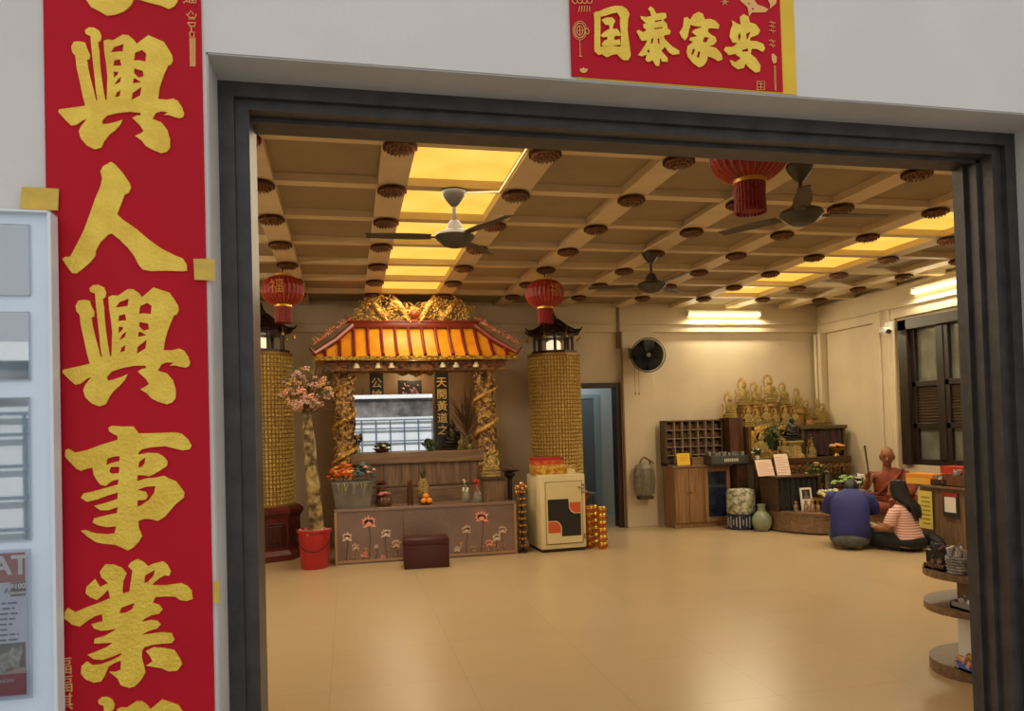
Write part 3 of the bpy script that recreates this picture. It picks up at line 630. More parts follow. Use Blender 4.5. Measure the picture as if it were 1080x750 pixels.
# ------------------------------------------------------------------ tube lamps
m_tube = M('lit_tube', (255,244,200), 0.3, emis=9.0, ecol=(255,238,170))
def tube_lamp(loc, rz, label, L_=1.2):
    t = thing('tube_lamp', label, 'tube lamp', loc, rz, 'tube lamps')
    b = B(); b.b2(-L_/2,L_/2,-0.02,0.0,0.02,0.07,0.004); obj('batten', b, m_white, t)
    b = B()
    for s_ in (-1,1): b.b2(s_*L_/2-0.015,s_*L_/2+0.015,-0.055,0.0,-0.02,0.05,0.004)
    obj('end_holders', b, m_white, t)
    obj('tube', B().cyl((-L_/2+.012,-0.035,0.0),(L_/2-.012,-0.035,0.0),0.017,n=12), m_tube, t, True)
    return t
a_, c_ = pY(725,331,Y1-0.09), pY(803,331,Y1-0.09)
tube_lamp(((a_.x+c_.x)/2, Y1-0.05, 3.12), 0, 'lit tube lamp high on the back wall above the golden altar')
tube_lamp((X1-0.05, 7.62, 3.10), R(-90), 'lit tube lamp high on the right wall above the window', 1.5)

tube_lamp((X0+0.072, 6.6, 3.10), R(90), 'added tube lamp out of view high on the left wall', 1.5)  # unseen lamp, added to brighten the left part of the back wall

# ------------------------------------------------------------------ wall fan
t = thing('wall_fan', 'black caged fan on an arm at the pillar of the back wall', 'wall fan', (4.10, Y1-0.1, 2.52))
obj('wall_bracket', B().b2(-0.05,0.05,-0.03,0.01,-0.06,0.10,0.006), m_grey, t)
b = B(); b.tube([(0,-0.02,0.06),(0.0,-0.09,0.06),(0.06,-0.16,0.02),(0.12,-0.2,0.0)], 0.016, 8); b.cyl((0.1,-0.14,0.0),(0.13,-0.24,0.0),0.06,0.055,16); obj('arm_and_motor', b, m_black, t, True)
fc = Vector((0.145,-0.27,-0.03)); fax = Vector((-0.28,-1,-0.08)).normalized()
rot = Vector((0,0,1)).rotation_difference(fax).to_matrix().to_4x4()
b = B()
for k in range(64):
    a = 2*math.pi*k/64
    b.tube([(0.03*math.cos(a),0.03*math.sin(a),0.07),(0.15*math.cos(a),0.15*math.sin(a),0.065),(0.235*math.cos(a),0.235*math.sin(a),0.03),(0.245*math.cos(a),0.245*math.sin(a),0.0),(0.22*math.cos(a),0.22*math.sin(a),-0.05),(0.06*math.cos(a),0.06*math.sin(a),-0.07)], 0.0022, 4, cap=False)
b.tube([(0.247*math.cos(2*math.pi*k/36),0.247*math.sin(2*math.pi*k/36),0) for k in range(37)], 0.006, 6)
b.xf(Matrix.Translation(fc) @ rot); obj('wire_cage', b, m_black, t)
b = B(); b.lathe([(0,-0.085),(0.10,-0.08),(0.19,-0.06),(0.225,-0.045),(0.19,-0.064),(0.10,-0.088),(0,-0.09)],28); b.xf(Matrix.Translation(fc) @ rot); obj('rear_guard', b, m_black, t, True)
for k in range(5):
    b = B(); b.prism([(0.03,-0.03),(0.12,-0.085),(0.20,-0.09),(0.222,-0.03),(0.215,0.06),(0.15,0.085),(0.05,0.035)],[],lambda u,v,w: Vector((u,v,0.008*w+0.22*v)),1.0); b.xf(Matrix.Translation(fc) @ rot @ Matrix.Rotation(2*math.pi*k/5,4,'Z')); obj('blade', b, M('black_blade', (28,28,26), 0.35), t)
b = B(); b.lathe([(0,0.075),(0.03,0.072),(0.036,0.06),(0.036,-0.03),(0,-0.03)],16); b.xf(Matrix.Translation(fc) @ rot); obj('hub_badge', b, m_grey, t, True)
b = B(); b.tube([(0.0,-0.1,-0.05),(0.0,-0.1,-0.56)],0.003,4); b.tube([(0.06,-0.1,-0.05),(0.06,-0.1,-0.56)],0.003,4); b.cyl((0,-0.1,-0.56),(0,-0.1,-0.6),0.01,0.006,8); b.cyl((0.06,-0.1,-0.56),(0.06,-0.1,-0.6),0.01,0.006,8); obj('pull_cords', b, M('cord_brown', (90,70,46), 0.6), t)

# ------------------------------------------------------------------ security camera on the right wall
t = thing('security_camera', 'white security camera on the pilaster of the right wall', 'camera', (X1-0.07, 8.80, 2.72))
obj('mount', B().b2(-0.05,0.0,-0.05,0.05,-0.06,0.06,0.006), m_white, t)
b = B(); b.cyl((-0.03,0,0),(-0.10,-0.03,-0.05),0.016); b.box((-0.15,-0.08,-0.06),(0.085,0.19,0.08),0.014,rot=(R(12),0,R(-18))); obj('housing', b, m_white, t, True)
b = B(); d_ = Vector((-0.3,-1,-0.2)).normalized(); p_ = Vector((-0.17,-0.165,-0.085)); b.cyl(p_, p_+d_*0.022, 0.032, n=14); obj('lens', b, m_black, t, True)
# ------------------------------------------------------------------ lamp towers: red wooden foot, drum of small golden niches, pagoda roof
m_roofdk = M('dark_lacquer', (52,28,22), 0.35, vary=0.2, scale=12)
m_niche = relief('niche_gold', (232,204,116), (178,146,70), 90, 0.3, 0.4, 0.5)
m_nicheb = M('niche_recess', (150,112,50), 0.4, metal=0.3)
def tower():
    t = thing('lamp_tower', 'x', 'lamp tower', (0,0,0))
    b = B(); b.lathe([(0,0),(0.46,0),(0.46,0.07),(0.43,0.10),(0.41,0.12),(0.41,0.50),(0.43,0.53),(0.45,0.56),(0.45,0.60),(0.40,0.64),(0,0.64)], 8)
    bs = obj('wooden_foot', b, M('red_brown_lacquer', (104,38,28), 0.35, vary=0.2, scale=8), t)
    for k in range(8):
        a = 2*math.pi*(k+.5)/8; b = B(); b.box((0,0,0.31),(0.24,0.012,0.28),0.01); b.box((0,-0.006,0.31),(0.17,0.012,0.21),0.008)
        b.xf(Matrix.Rotation(a,4,'Z') @ Matrix.Translation((0,-0.383,0))); obj('foot_panel', b, m_darkwood, bs)
    r0, z0, z1 = 0.345, 0.66, 2.46
    obj('drum', B().lathe([(0,z0-.03),(r0+.03,z0-.03),(r0+.03,z0),(r0,z0),(r0,z1),(r0+.02,z1),(r0+.02,z1+.03),(0,z1+.03)], 48), m_nicheb, t, True)
    b = B(); NC, NR = 52, 36; dz = (z1-z0)/NR; da = 2*math.pi/NC
    for i in range(NC):
        for j in range(NR):
            a = (i+.5)*da; zc = z0+(j+.5)*dz; ca, sa = math.cos(a), math.sin(a)
            def q(du, dv, dr): 
                aa = a+du*da; return ((r0+dr)*math.cos(aa),(r0+dr)*math.sin(aa),zc+dv*dz)
            b.poly([q(-.36,-.42,.0),q(.36,-.42,.0),q(.30,.2,.0),q(0,.45,.0),q(-.30,.2,.0),q(-.3,-.40,.02),q(.3,-.40,.02),q(.2,.1,.016),q(0,.34,.014),q(-.2,.1,.016)],
                   [(0,1,6,5),(1,2,7,6),(2,3,8,7),(3,4,9,8),(4,0,5,9),(5,6,7,8,9)])
    obj('golden_niches', b, m_niche, t)
    for k in range(8):
        a = 2*math.pi*(k+.5)/8; obj('lantern_post', B().cyl((0.26*math.cos(a),0.26*math.sin(a),2.49),(0.26*math.cos(a),0.26*math.sin(a),2.76),0.022,n=8), m_roofdk, t)
    b = B(); b.lathe([(0,2.49),(0.33,2.49),(0.33,2.53),(0,2.53)],8); b.lathe([(0,2.72),(0.29,2.72),(0.30,2.77),(0,2.77)],8); obj('gallery_floor', b, m_roofdk, t)
    obj('inner_lamp', B().lathe([(0,2.53),(0.06,2.53),(0.10,2.56),(0.10,2.66),(0.06,2.69),(0,2.70)],12), M('lamp_glow_white', (240,230,205), 0.4, emis=0.9, ecol=(255,238,196)), t, True)
    b = B(); n = 8; prof = [(0.385,2.755),(0.30,2.80),(0.20,2.855),(0.11,2.92),(0.06,2.97)]
    rows = []
    for ri, (r, z) in enumerate(prof):
        row = []
        for i in range(n*2):
            a = 2*math.pi*i/(n*2); k = (1.0 if i%2==0 else 0.915); lift = (0.045 if (ri==0 and i%2==0) else 0.0)
            row.append(b.bm.verts.new((r*k*math.cos(a), r*k*math.sin(a), z+lift)))
        rows.append(row)
    m_ = n*2
    for a_, c_ in zip(rows, rows[1:]):
        for i in range(m_): b.bm.faces.new((a_[i], a_[(i+1)%m_], c_[(i+1)%m_], c_[i]))
    ce = b.bm.verts.new((0,0,2.72))
    for i in range(m_): b.bm.faces.new((rows[0][(i+1)%m_], rows[0][i], ce))
    b.lathe([(0,2.95),(0.075,2.96),(0.08,2.985),(0.05,3.0),(0.055,3.02),(0.03,3.045),(0.018,3.09),(0,3.14)],12)
    for i in range(8):
        a = 2*math.pi*i/8; ca, sa = math.cos(a), math.sin(a)
        b.tube([(0.06*ca,0.06*sa,2.99),(0.2*ca,0.2*sa,2.875),(0.31*ca,0.31*sa,2.815),(0.39*ca,0.39*sa,2.81),(0.42*ca,0.42*sa,2.85)],[.014,.015,.016,.016,.006],6)
    rf = obj('pagoda_roof', b, m_roofdk, t)
    b = B()
    for i in range(8):
        a = 2*math.pi*i/8; b.cyl((0.385*math.cos(a),0.385*math.sin(a),2.79),(0.385*math.cos(a),0.385*math.sin(a),2.73),0.003,n=5); b.lathe([(0,0.0),(0.022,-0.002),(0.017,0.03),(0,0.04)],8,(0.385*math.cos(a),0.385*math.sin(a),2.69))
    obj('wind_bells', b, m_goldsm, rf)
    return t
tw = tower(); tw['group'] = 'golden lamp towers either side of the shrine'; tw.location = (-1.0, 9.68, 0); tw['label'] = 'round golden lamp tower partly behind the left door jamb'
dup(tw, (2.81, 10.02, 0), 0.2, 'round golden lamp tower standing right of the shrine, behind the cream safe')

# ------------------------------------------------------------------ red bucket with the dried trunk of flowers
bc = (-0.385, 8.74)
t = thing('bucket', 'red plastic bucket with wire handle at the left end of the altar table', 'bucket', (bc[0], bc[1], 0))
m_bkt = M('red_bucket_plastic', (178,36,40), 0.32)
obj('body', B().lathe([(0,0),(0.145,0),(0.15,0.01),(0.178,0.40),(0.192,0.405),(0.192,0.43),(0.176,0.43),(0.17,0.38),(0,0.37)],28), m_bkt, t, True)
h = B(); h.tube([(0.19*math.cos(R(a)),0.19*math.sin(R(a))-0.01,0.40-0.20*math.sin(R(min(a-180,360-a)*1.0))) for a in range(180,361,10)],0.006,6); obj('handle', h, M('dark_wire', (58,50,44), 0.4, metal=0.6), t)
b = B(); rg = random.Random(5)
for k in range(70):
    a = rg.random()*6.28; r = 0.165*math.sqrt(rg.random()); b.ball((r*math.cos(a), r*math.sin(a), 0.39+rg.random()*0.03), 0.022, 6, 4)
obj('pink_pebbles', b, M('pink_pebbles', (214,150,140), 0.6, vary=0.3, scale=30), t)
t = thing('flower_arrangement', 'tall dried trunk topped with pink and peach flowers, standing in the red bucket', 'flower arrangement', (bc[0], bc[1]+0.01, 0.40))
m_bark = relief('pale_bark', (176,156,104), (84,68,42), 14, 0.75, 0.0, 1.0)
b = B(); b.tube([(0.03,0,-0.03),(0.02,0.0,0.2),(0.0,0.01,0.5),(-0.02,0.0,0.75),(-0.03,0.0,1.0),(-0.05,0.01,1.2),(-0.06,0.0,1.38)],[0.085,0.075,0.078,0.068,0.066,0.055,0.045],10)
b.tube([(-0.02,0.0,0.9),(-0.06,-0.05,1.1),(-0.03,-0.03,1.3)],[.03,.035,.02],7); b.tube([(0,0,0.2),(0.05,-0.05,0.5),(0.0,-0.06,0.8)],[.03,.03,.02],7)
obj('trunk', b, m_bark, t, True)
b = B(); rg = random.Random(11); tips = []
for k in range(34):
    a = rg.uniform(0,6.28); sp = rg.uniform(0.08,0.34); z = rg.uniform(1.35,1.78)
    if k < 12: sp *= 0.5; z = rg.uniform(1.6,2.0)
    p0 = Vector((-0.06,0,1.3)); p2 = Vector((-0.03+sp*math.cos(a), sp*0.6*math.sin(a), z)); p1 = (p0+p2)/2+Vector((0,0,0.05)); tips.append(p2)
    b.tube([p0,p1,p2],[.007,.005,.003],5)
obj('twigs', b, M('dry_twig', (96,74,50), 0.8), t)
def flowers(cols, n, seed, name, size=0.03):
    b = B(); rg = random.Random(seed)
    for k in range(n):
        u = rg.uniform(-1,1); a = R(90-62*u); L_ = rg.uniform(.12,.50)*(1-.25*abs(u)); c = Vector((-0.06+L_*math.cos(a)*.9, rg.uniform(-.14,.10), 1.31+L_*math.sin(a)*1.1)); s_ = size*rg.uniform(.7,1.4)
        for q in range(5):
            aa = 1.256*q+rg.random(); b.ball(c+Vector((s_*math.cos(aa)*.7, s_*math.sin(aa)*.5, s_*.5*math.sin(aa*2))), (s_*.55,s_*.4,s_*.35), 6, 4, rot=(rg.random(),rg.random(),aa))
    obj(name, b, cols, t)
flowers(M('peach_petals', (240,184,152), 0.7, col2=(222,146,116), scale=24), 40, 1, 'peach_flowers')
flowers(M('mauve_petals', (228,196,188), 0.7, col2=(204,158,148), scale=24), 70, 2, 'mauve_flowers', .026)
flowers(M('ochre_petals', (214,178,100), 0.7), 36, 3, 'ochre_flowers', .022)
flowers(M('dusty_leaf', (122,120,82), 0.8), 40, 4, 'leaves', .019)
b = B(); rg = random.Random(21)
for k in range(40):
    x = rg.uniform(-.30,.22); b.tube([(-.05,0,1.3),(-.05+.5*x,rg.uniform(-.05,.05),1.55),(-.05+x,rg.uniform(-.08,.08),1.72+rg.random()*.28-.35*abs(x))],[.004,.007,.001],4)
obj('dry_grass', b, M('dry_grass',(140,128,88),.8), t)

# ------------------------------------------------------------------ shrine: wooden counter, carved pillars, tiled canopy
t = thing('shrine', 'roofed shrine with orange tiled canopy, golden dragons and carved gold pillars', 'shrine', (0.86, 9.85, 0))
SX, SY = 0.86, 9.85; AZS = 0.625
def sput(name, b, mat, parent=None, smooth=False, **k):
    b.xf(Matrix.Translation((-SX,-SY,0))); return obj(name, b, mat, parent or t, smooth, **k)
b = B(); b.b2(-0.02,1.74,9.45,10.40,0,1.10,0.004); cb = sput('counter', b, m_wood)
b = B(); b.b2(0.02,1.68,9.40,10.40,1.10,1.235,0.006); sput('counter_top', b, m_woodh)
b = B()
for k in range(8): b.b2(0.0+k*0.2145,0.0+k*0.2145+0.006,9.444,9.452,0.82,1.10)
b.b2(-0.02,1.74,9.40,9.46,0.80,0.825,0.003); sput('counter_moulding', b, M('brown_moulding', (74,56,40), 0.5), cb)  # dark brown board joints and ledge
b = B(); b.b2(-0.16,1.88,9.32,9.47,0.62,0.80,0.004); sput('counter_step', b, m_woodh)
m_carve = relief('carved_gold_brown', (196,158,96), (100,66,40), 26, 0.42, 0.3, 1.0)
for px_, z0 in ((-0.03,0.80),(1.74,0.80)):
    b = B(); b.lathe([(0,z0),(0.15,z0),(0.15,z0+.05),(0.12,z0+.08),(0.115,z0+.1),(0.112,2.2),(0.14,2.26),(0.15,2.3),(0,2.3)],18,(px_,9.5,0))
    rg = random.Random(int(px_*100)+50)
    for k in range(240):
        a = rg.random()*6.28; z = rg.uniform(z0+.1,2.2); b.ball((px_+.118*math.cos(a),9.5+.118*math.sin(a),z),(rg.uniform(.012,.03),rg.uniform(.012,.03),rg.uniform(.012,.035)),6,4)
    pl = sput('pillar', b, m_carve)
    b = B()
    b.tube([(px_+(.135+.01*math.sin(k))*math.cos(k*.42+px_),9.5+(.135)*math.sin(k*.42+px_),z0+.1+k*.0285) for k in range(50)],[.012+.02*math.sin(math.pi*min(1,(k+2)/50)) for k in range(50)],7)
    sput('coiled_dragon', b, m_gold, pl)
b = B(); b.b2(-0.1,1.82,10.3,10.36,1.23,2.4); bp = sput('back_panel', b, M('bronze_panel', (150,120,84), 0.4, vary=0.12, scale=4))
b = B(); rg = random.Random(2)       # engraved spreading tree on the back panel, both sides
for cx_ in (1.62, 0.05):
    for k in range(26):
        a = R(rg.uniform(35,150)); L_ = rg.uniform(.3,.62); p0 = Vector((cx_,10.292,1.35+rg.random()*.25)); p1 = p0+Vector((L_*math.cos(a)*.6,0,L_*math.sin(a)))
        b.tube([p0,(p0+p1)/2+Vector((.03*rg.uniform(-1,1),0,0)),p1],[.006,.005,.002],4)
sput('engraved_tree', b, M('dark_engraving', (92,66,40), 0.5), bp)
# roof: front slope, hips, back slope
EX0, EX1, EY, EZ = -0.36, 2.08, 9.08, 2.40; RX0, RX1, RY, RZ = 0.11, 1.61, 9.52, 2.80; BY = 10.38
m_tile = M('orange_glazed_tile', (222,148,36), 0.22, col2=(206,124,26), scale=5)
m_rib = M('maroon_glazed_rib', (112,34,20), 0.25)
b = B(); N = 10
def slope(u, v, off=0.0):   # u 0..1 along eave, v 0 eave .. 1 ridge, slightly dished
    xe = EX0+(EX1-EX0)*u; xr = RX0+(RX1-RX0)*u
    z = EZ+(RZ-EZ)*(v-0.10*math.sin(math.pi*v)); return Vector((xe+(xr-xe)*v, EY+(RY-EY)*v-0.3*off, z+off))
def grid(nu, nv, f):
    P = [f(i/nu, j/nv) for j in range(nv+1) for i in range(nu+1)]
    b.poly(P, [(j*(nu+1)+i, j*(nu+1)+i+1, (j+1)*(nu+1)+i+1, (j+1)*(nu+1)+i) for j in range(nv) for i in range(nu)])
grid(12, 6, slope); grid(12, 6, lambda u, v: slope(u, v, -0.03))
grid(12, 3, lambda u, v: Vector((EX0+(EX1-EX0)*u+((RX0+(RX1-RX0)*u)-(EX0+(EX1-EX0)*u))*v, BY+(RY-BY)*v, EZ+(RZ-EZ)*v)))
for xe, xr in ((EX0,RX0),(EX1,RX1)): b.poly([(xe,EY,EZ),(xe,BY,EZ),(xr,RY,RZ)],[(0,1,2)])
b.poly([(EX0,EY,EZ-.012),(EX1,EY,EZ-.012),(EX1,BY,EZ-.012),(EX0,BY,EZ-.012)],[(0,1,2,3)])
rf = sput('tiled_roof', b, m_tile, smooth=True)
b = B()
for k in range(14):                    # round cover ribs run straight down the slope, parallel to one another
    x = EX0+0.13+k*(EX1-EX0-0.26)/13
    vmax = 1.0
    if x < RX0: vmax = (x-EX0)/(RX0-EX0)
    if x > RX1: vmax = (EX1-x)/(EX1-RX1)
    pts = []
    for j in range(7):
        v = vmax*j/6; z = EZ+(RZ-EZ)*(v-0.10*math.sin(math.pi*v)); pts.append((x, EY+(RY-EY)*v-.008, z+.012))
    b.tube(pts, 0.021, 8); sput('roof_rib', b, m_rib, rf, True); b = B()
for k in range(6):
    y = EY+0.18+k*0.2; v = min(1,(y-EY)/(RY-EY)) if y < RY else (BY-y)/(BY-RY)
    for xe, xr in ((EX0,RX0),(EX1,RX1)): b.tube([(xe,y,EZ+.01),(xe+(xr-xe)*v,y+(RY-y)*v*0,EZ+(RZ-EZ)*v+.01)],0.02,6)
sput('side_roof_ribs', b, m_rib, rf, True)
b = B()
b.b2(RX0-0.06,RX1+0.06,RY-0.05,RY+0.05,RZ-0.01,RZ+0.07,0.008); b.b2(RX0-0.08,RX1+0.08,RY-0.06,RY+0.06,RZ+0.055,RZ+0.08,0.006)
for xr, xe in ((RX0,EX0),(RX1,EX1)):
    s_ = 1 if xe > xr else -1
    b.tube([(xr,RY,RZ+.04),(xr+(xe-xr)*.5,(RY+EY)/2,(RZ+EZ)/2+.01),(xe,EY,EZ+.03),(xe+.05*s_,EY-.05,EZ+.10)],[.04,.036,.034,.012],8)
    b.tube([(xr,RY,RZ+.04),(xr+.06*s_,RY,RZ+.08),(xr+.10*s_,RY,RZ+.15)],[.035,.03,.008],8)
sput('ridges', b, M('maroon_ridge', (122,44,24), 0.3), rf, True)
b = B(); b.b2(EX0+.0,EX1,EY-.012,EY+.05,EZ-.05,EZ-.005,0.004); sput('eave_strip', b, relief('eave_gold', (190,150,50), (120,84,24), 40, .35, .5, .7), rf)
b = B(); b.b2(EX0+.12,EX1-.12,EY+.1,EY+.2,EZ-.17,EZ-.05,0.004); b.b2(-0.15,1.86,9.38,9.46,2.22,2.34,0.004); fz = sput('frieze', b, relief('painted_frieze', (156,100,56), (92,74,48), 24, .5, .1, .6))
b = B()
for k in range(16):
    x = EX0+.2+k*(EX1-EX0-.4)/15
    if k in (7,8): continue
    b.box((x,EY+.08,EZ-.115),(.055,.05,.03),.008); b.box((x,EY+.07,EZ-.085),(.09,.04,.025),.008); sput('bracket_block', b, relief('bracket_red', (150,50,40), (70,80,54), 50, .5, .1, .3), fz); b = B()
for k, px_ in enumerate((376,399,413,467,481,502)):
    p = pY(px_,384,EY+.06); b = B(); b.lathe([(0,-.03),(.042,-.03),(.034,-.005),(.022,.02),(.022,.03),(0,.03)],10,(p.x,p.y,EZ-.11)); sput('white_cup', b, M('ivory_paint', (228,214,178), .5), fz, True)
b = B(); b.prism([(0.55,2.30),(1.15,2.30),(1.12,2.22),(1.02,2.17),(0.94,2.20),(0.85,2.155),(0.76,2.20),(0.68,2.17),(0.58,2.22)],[],lambda u,v,w: Vector((u,9.34-w*.03,v)),1.0); sput('gold_valance', b, relief('valance_gold', (176,132,36), (96,66,16), 50, .4, .4, .8))
# two golden dragons and the pearl on the ridge
def dragon(s_):
    b = B(); cx_ = 0.86; P = []
    for k in range(44):
        u = k/43; x = 0.20+0.62*u; z = RZ+0.20+0.085*math.sin(u*13)+0.05*math.sin(math.pi*u)-0.03*u
        P.append(Vector((cx_+s_*(0.80-x)*1.0+s_*0.0, RY+0.03*math.cos(u*13), z)))
    b.tube(P,[.012+.036*math.sin(math.pi*min(.92,(k+3)/48)) for k in range(44)],9)
    rg = random.Random(4 if s_ > 0 else 9)
    for k in range(2,42):                                # crest spines
        p = P[k]; b.tube([p+Vector((0,0,.02)),p+Vector((s_*.015,0,.075))],[.012,.002],5)
    for k in (9,16,24,33):                               # legs with claws
        p = P[k]; q = p+Vector((-s_*.05,-.03,-.09)); b.tube([p,p+Vector((-s_*.01,-.04,-.05)),q],[.022,.018,.014],6)
        for j in (-1,0,1): b.tube([q,q+Vector((-s_*.03,-.01,-.015+.018*j))],[.008,.002],4)
    hd = P[-1] if (P[-1]-Vector((cx_,RY,0))).length < (P[0]-Vector((cx_,RY,0))).length else P[0]
    b.ball(hd+Vector((0,-.01,.02)),(.055,.045,.045),10,7); b.ball(hd+Vector((-s_*.05,-.015,.0)),(.045,.032,.026),8,6)
    for j in (-1,1): b.tube([hd+Vector((s_*.02,j*.025,.05)),hd+Vector((s_*.06,j*.03,.10)),hd+Vector((s_*.10,j*.035,.12))],[.009,.006,.002],5)
    b.tube([hd+Vector((-s_*.08,-.02,0)),hd+Vector((-s_*.11,-.03,.04)),hd+Vector((-s_*.09,-.03,.09))],[.005,.004,.001],4)
    for k in range(130):                                 # flames and cloud scrolls round the body
        u = rg.random(); top = .20+.15*math.sin(math.pi*min(1,u*1.05)); p = Vector((cx_+s_*(.10+.62*u), RY+rg.uniform(-.04,.03), RZ+.08+top*rg.random()*.9)); a = rg.uniform(0,6.28)
        b.tube([p,p+Vector((.035*math.cos(a),0,.035*math.sin(a))),p+Vector((.06*math.cos(a+.8),0,.06*math.sin(a+.8))),p+Vector((.05*math.cos(a+1.6),0,.05*math.sin(a+1.6)))],[.012,.011,.008,.002],5)
    return sput('golden_dragon', b, m_gold, rf, True)
dragon(1); dragon(-1)
b = B(); b.ball((0.86,RY-.03,RZ+.17),.055,14,10); b.lathe([(0,RZ+.07),(.06,RZ+.08),(.035,RZ+.1),(.03,RZ+.12),(0,RZ+.12)],12,(0.86,RY,0))
for k in range(9):
    a = R(-20+k*27.5); p = Vector((0.86+.05*math.cos(a),RY,RZ+.16+.05*math.sin(a))); b.tube([p,p+Vector((.03*math.cos(a+.2),0,.03*math.sin(a)+.012)),p+Vector((.04*math.cos(a),0,.05*math.sin(a)+.03))],[.013,.009,.001],5)
sput('flaming_pearl', b, M('pearl_red_gold', (170,84,40), .3, metal=.3), rf, True)
b = B(); rg = random.Random(8)
for s_ in (-1,1):
    for k in range(20):
        u = k/19; x = 0.86+s_*(0.80+0.42*u); z = RZ+.06-(RZ-EZ-.05)*u; y = RY-(RY-EY)*u
        a = rg.uniform(0,6.28); p = Vector((x,y,z+.04)); b.tube([p,p+Vector((.03*math.cos(a),0,.03)),p+Vector((.05*math.cos(a+1),0,.05))],[.014,.012,.003],5); b.ball(p,.02,6,4)
sput('hip_flowers', b, relief('hip_ornament', (206,150,104), (150,64,50), 40, .5, .1, .5), rf, True)
# the alcove is brightened by an added point light under the canopy
# ---- tablets with gold characters
def tablet(x0, x1, z0, z1, chars, label, y=9.92):
    tt = thing('tablet', label, 'tablet', ((x0+x1)/2, y, z0), 0, None)
    obj('board', B().b2(-(x1-x0)/2,(x1-x0)/2,-0.012,0.012,0,z1-z0,0.004), M('black_lacquer_board', (30,28,26), .3), tt)
    b = B(); n = max(1,len(chars)); dz = (z1-z0-.06)/n
    for i, ch in enumerate(chars): text(b, ch, .142, (0,-0.0135,z1-z0-.10-.158*(i+.5)), offset=0.001)
    obj('gold_lettering', b, M('lettering_gold', (226,196,112), .4, metal=.3), tt); return tt
tablet(0.30,0.475,1.235,2.30,'公諭德昭明','black tablet with gold characters hanging left of the shrine centre, half behind the glass')
tablet(1.14,1.325,1.235,2.30,'天開黃道之','black tablet with gold characters hanging right of the shrine centre')
tt = tablet(0.66,0.97,1.235,2.16,'','dark framed painted panel at the centre of the shrine, above the reflection')
b = B()
for k in range(30):
    rg = random.Random(k); x = rg.uniform(-.12,.12); z = rg.uniform(.45,.88); b.ball((x,-.016,z),(rg.uniform(.008,.028),.008,rg.uniform(.01,.03)),6,4)
obj('carved_figures', b, relief('carved_purple_gold', (150,104,96), (70,44,60), 60, .5, .2, .4), tt)
# glass screen: reflects the bright doorway
m_glass = glossy_clear('shrine_glass', (225,235,235), 0.62, 0.012)
t = thing('glass_screen', 'reflecting glass screen standing on the shrine counter', 'glass screen', (0.57, 9.58, 1.235))
obj('pane', B().b2(-0.50,0.50,-0.004,0.004,0.012,0.725), m_glass, t)
b = B(); b.b2(-0.50,0.50,-0.012,0.012,0,0.014); obj('sill_rail', b, M('aluminium_rail', (170,166,156), .35, metal=.6), t)

# ------------------------------------------------------------------ things in and on the shrine
def urn(name, label, cat, loc, prof, mat, n=20, rz=0):
    return obj(name, B().lathe(prof, n), mat, None, True, loc=loc, label=label, cat=cat)
def seated_statue(loc, h, rz, label, mb, mh=None, group=None):
    t = thing('statue', label, 'statue', loc, rz, group); k = h
    b = B(); b.lathe([(0,0),(.30*k,0),(.32*k,.03*k),(.27*k,.07*k),(.29*k,.10*k),(.31*k,.14*k),(.26*k,.17*k),(0,.17*k)],18,sy=.8); obj('lotus_base', b, mb, t, True)
    b = B()
    b.ball((0,-.04*k,.23*k),(.27*k,.18*k,.075*k),16,8); b.tube([(0,0.02*k,.2*k),(0,.01*k,.36*k),(0,0,.50*k),(0,0,.60*k),(0,0,.66*k)],[.17*k,.15*k,.165*k,.11*k,.055*k],14)
    for s_ in (-1,1): b.tube([(s_*.15*k,0,.56*k),(s_*.22*k,-.02*k,.42*k),(s_*.16*k,-.12*k,.32*k),(s_*.02*k,-.19*k,.30*k)],[.055*k,.05*k,.042*k,.03*k],8)
    obj('body', b, mh or mb, t, True)
    b = B(); b.ball((0,-.01*k,.74*k),(.085*k,.09*k,.105*k),12,9); b.ball((0,-.095*k,.73*k),(.016*k,.02*k,.025*k),6,4)
    for s_ in (-1,1): b.ball((s_*.085*k,0,.72*k),(.015*k,.025*k,.05*k),6,5)
    b.ball((0,.0,.84*k),(.05*k,.05*k,.05*k),8,6); b.tube([(0,0,.86*k),(0,0,.92*k),(0,0,1.0*k)],[.03*k,.018*k,.002*k],6)
    obj('head', b, mh or mb, t, True)
    return t
def aureole(t, k, mat, y=.10):
    b = B(); pts = [(.16*math.cos(2*math.pi*i/24)*k, y*k, (.76+.19*math.sin(2*math.pi*i/24))*k) for i in range(25)]; b.tube(pts,.022*k,6)
    for i in range(13):                                  # flame tips round the halo
        a = R(-15+210*i/12); p = Vector((.16*k*math.cos(a),y*k,(.76+.19*math.sin(a))*k)); q = p+Vector((.10*k*math.cos(a),0,(.13+.05*(i%2))*k*max(.15,math.sin(a)))); b.tube([p,(p+q)/2+Vector((.015*k,0,0)),q],[.022*k,.016*k,.002*k],5)
    for s_ in (-1,1):                                    # scrolls beside the throne
        b.tube([(s_*.27*k,y*k,.02*k),(s_*.31*k,y*k,.22*k),(s_*.25*k,y*k,.40*k),(s_*.30*k,y*k,.55*k),(s_*.22*k,y*k,.66*k)],[.035*k,.03*k,.028*k,.026*k,.006*k],6)
    obj('aureole', b, mat, t)
m_bronze = M('dark_bronze', (52,46,34), .4, metal=.5, vary=.3, scale=20)
seated_statue((1.34,9.75,1.237),0.42,0.15,'dark bearded deity statue sitting before the right black tablet in the shrine',m_bronze)
seated_statue((1.44,9.62,1.237),0.22,0.1,'small olive statue in front of the dark deity in the shrine',M('olive_glaze',(112,104,52),.4))
seated_statue((0.57,9.98,1.237),0.50,0,'statue of the main deity behind the glass of the shrine',M('dull_green_robe',(96,98,70),.5,vary=.2,scale=14),m_goldfine)
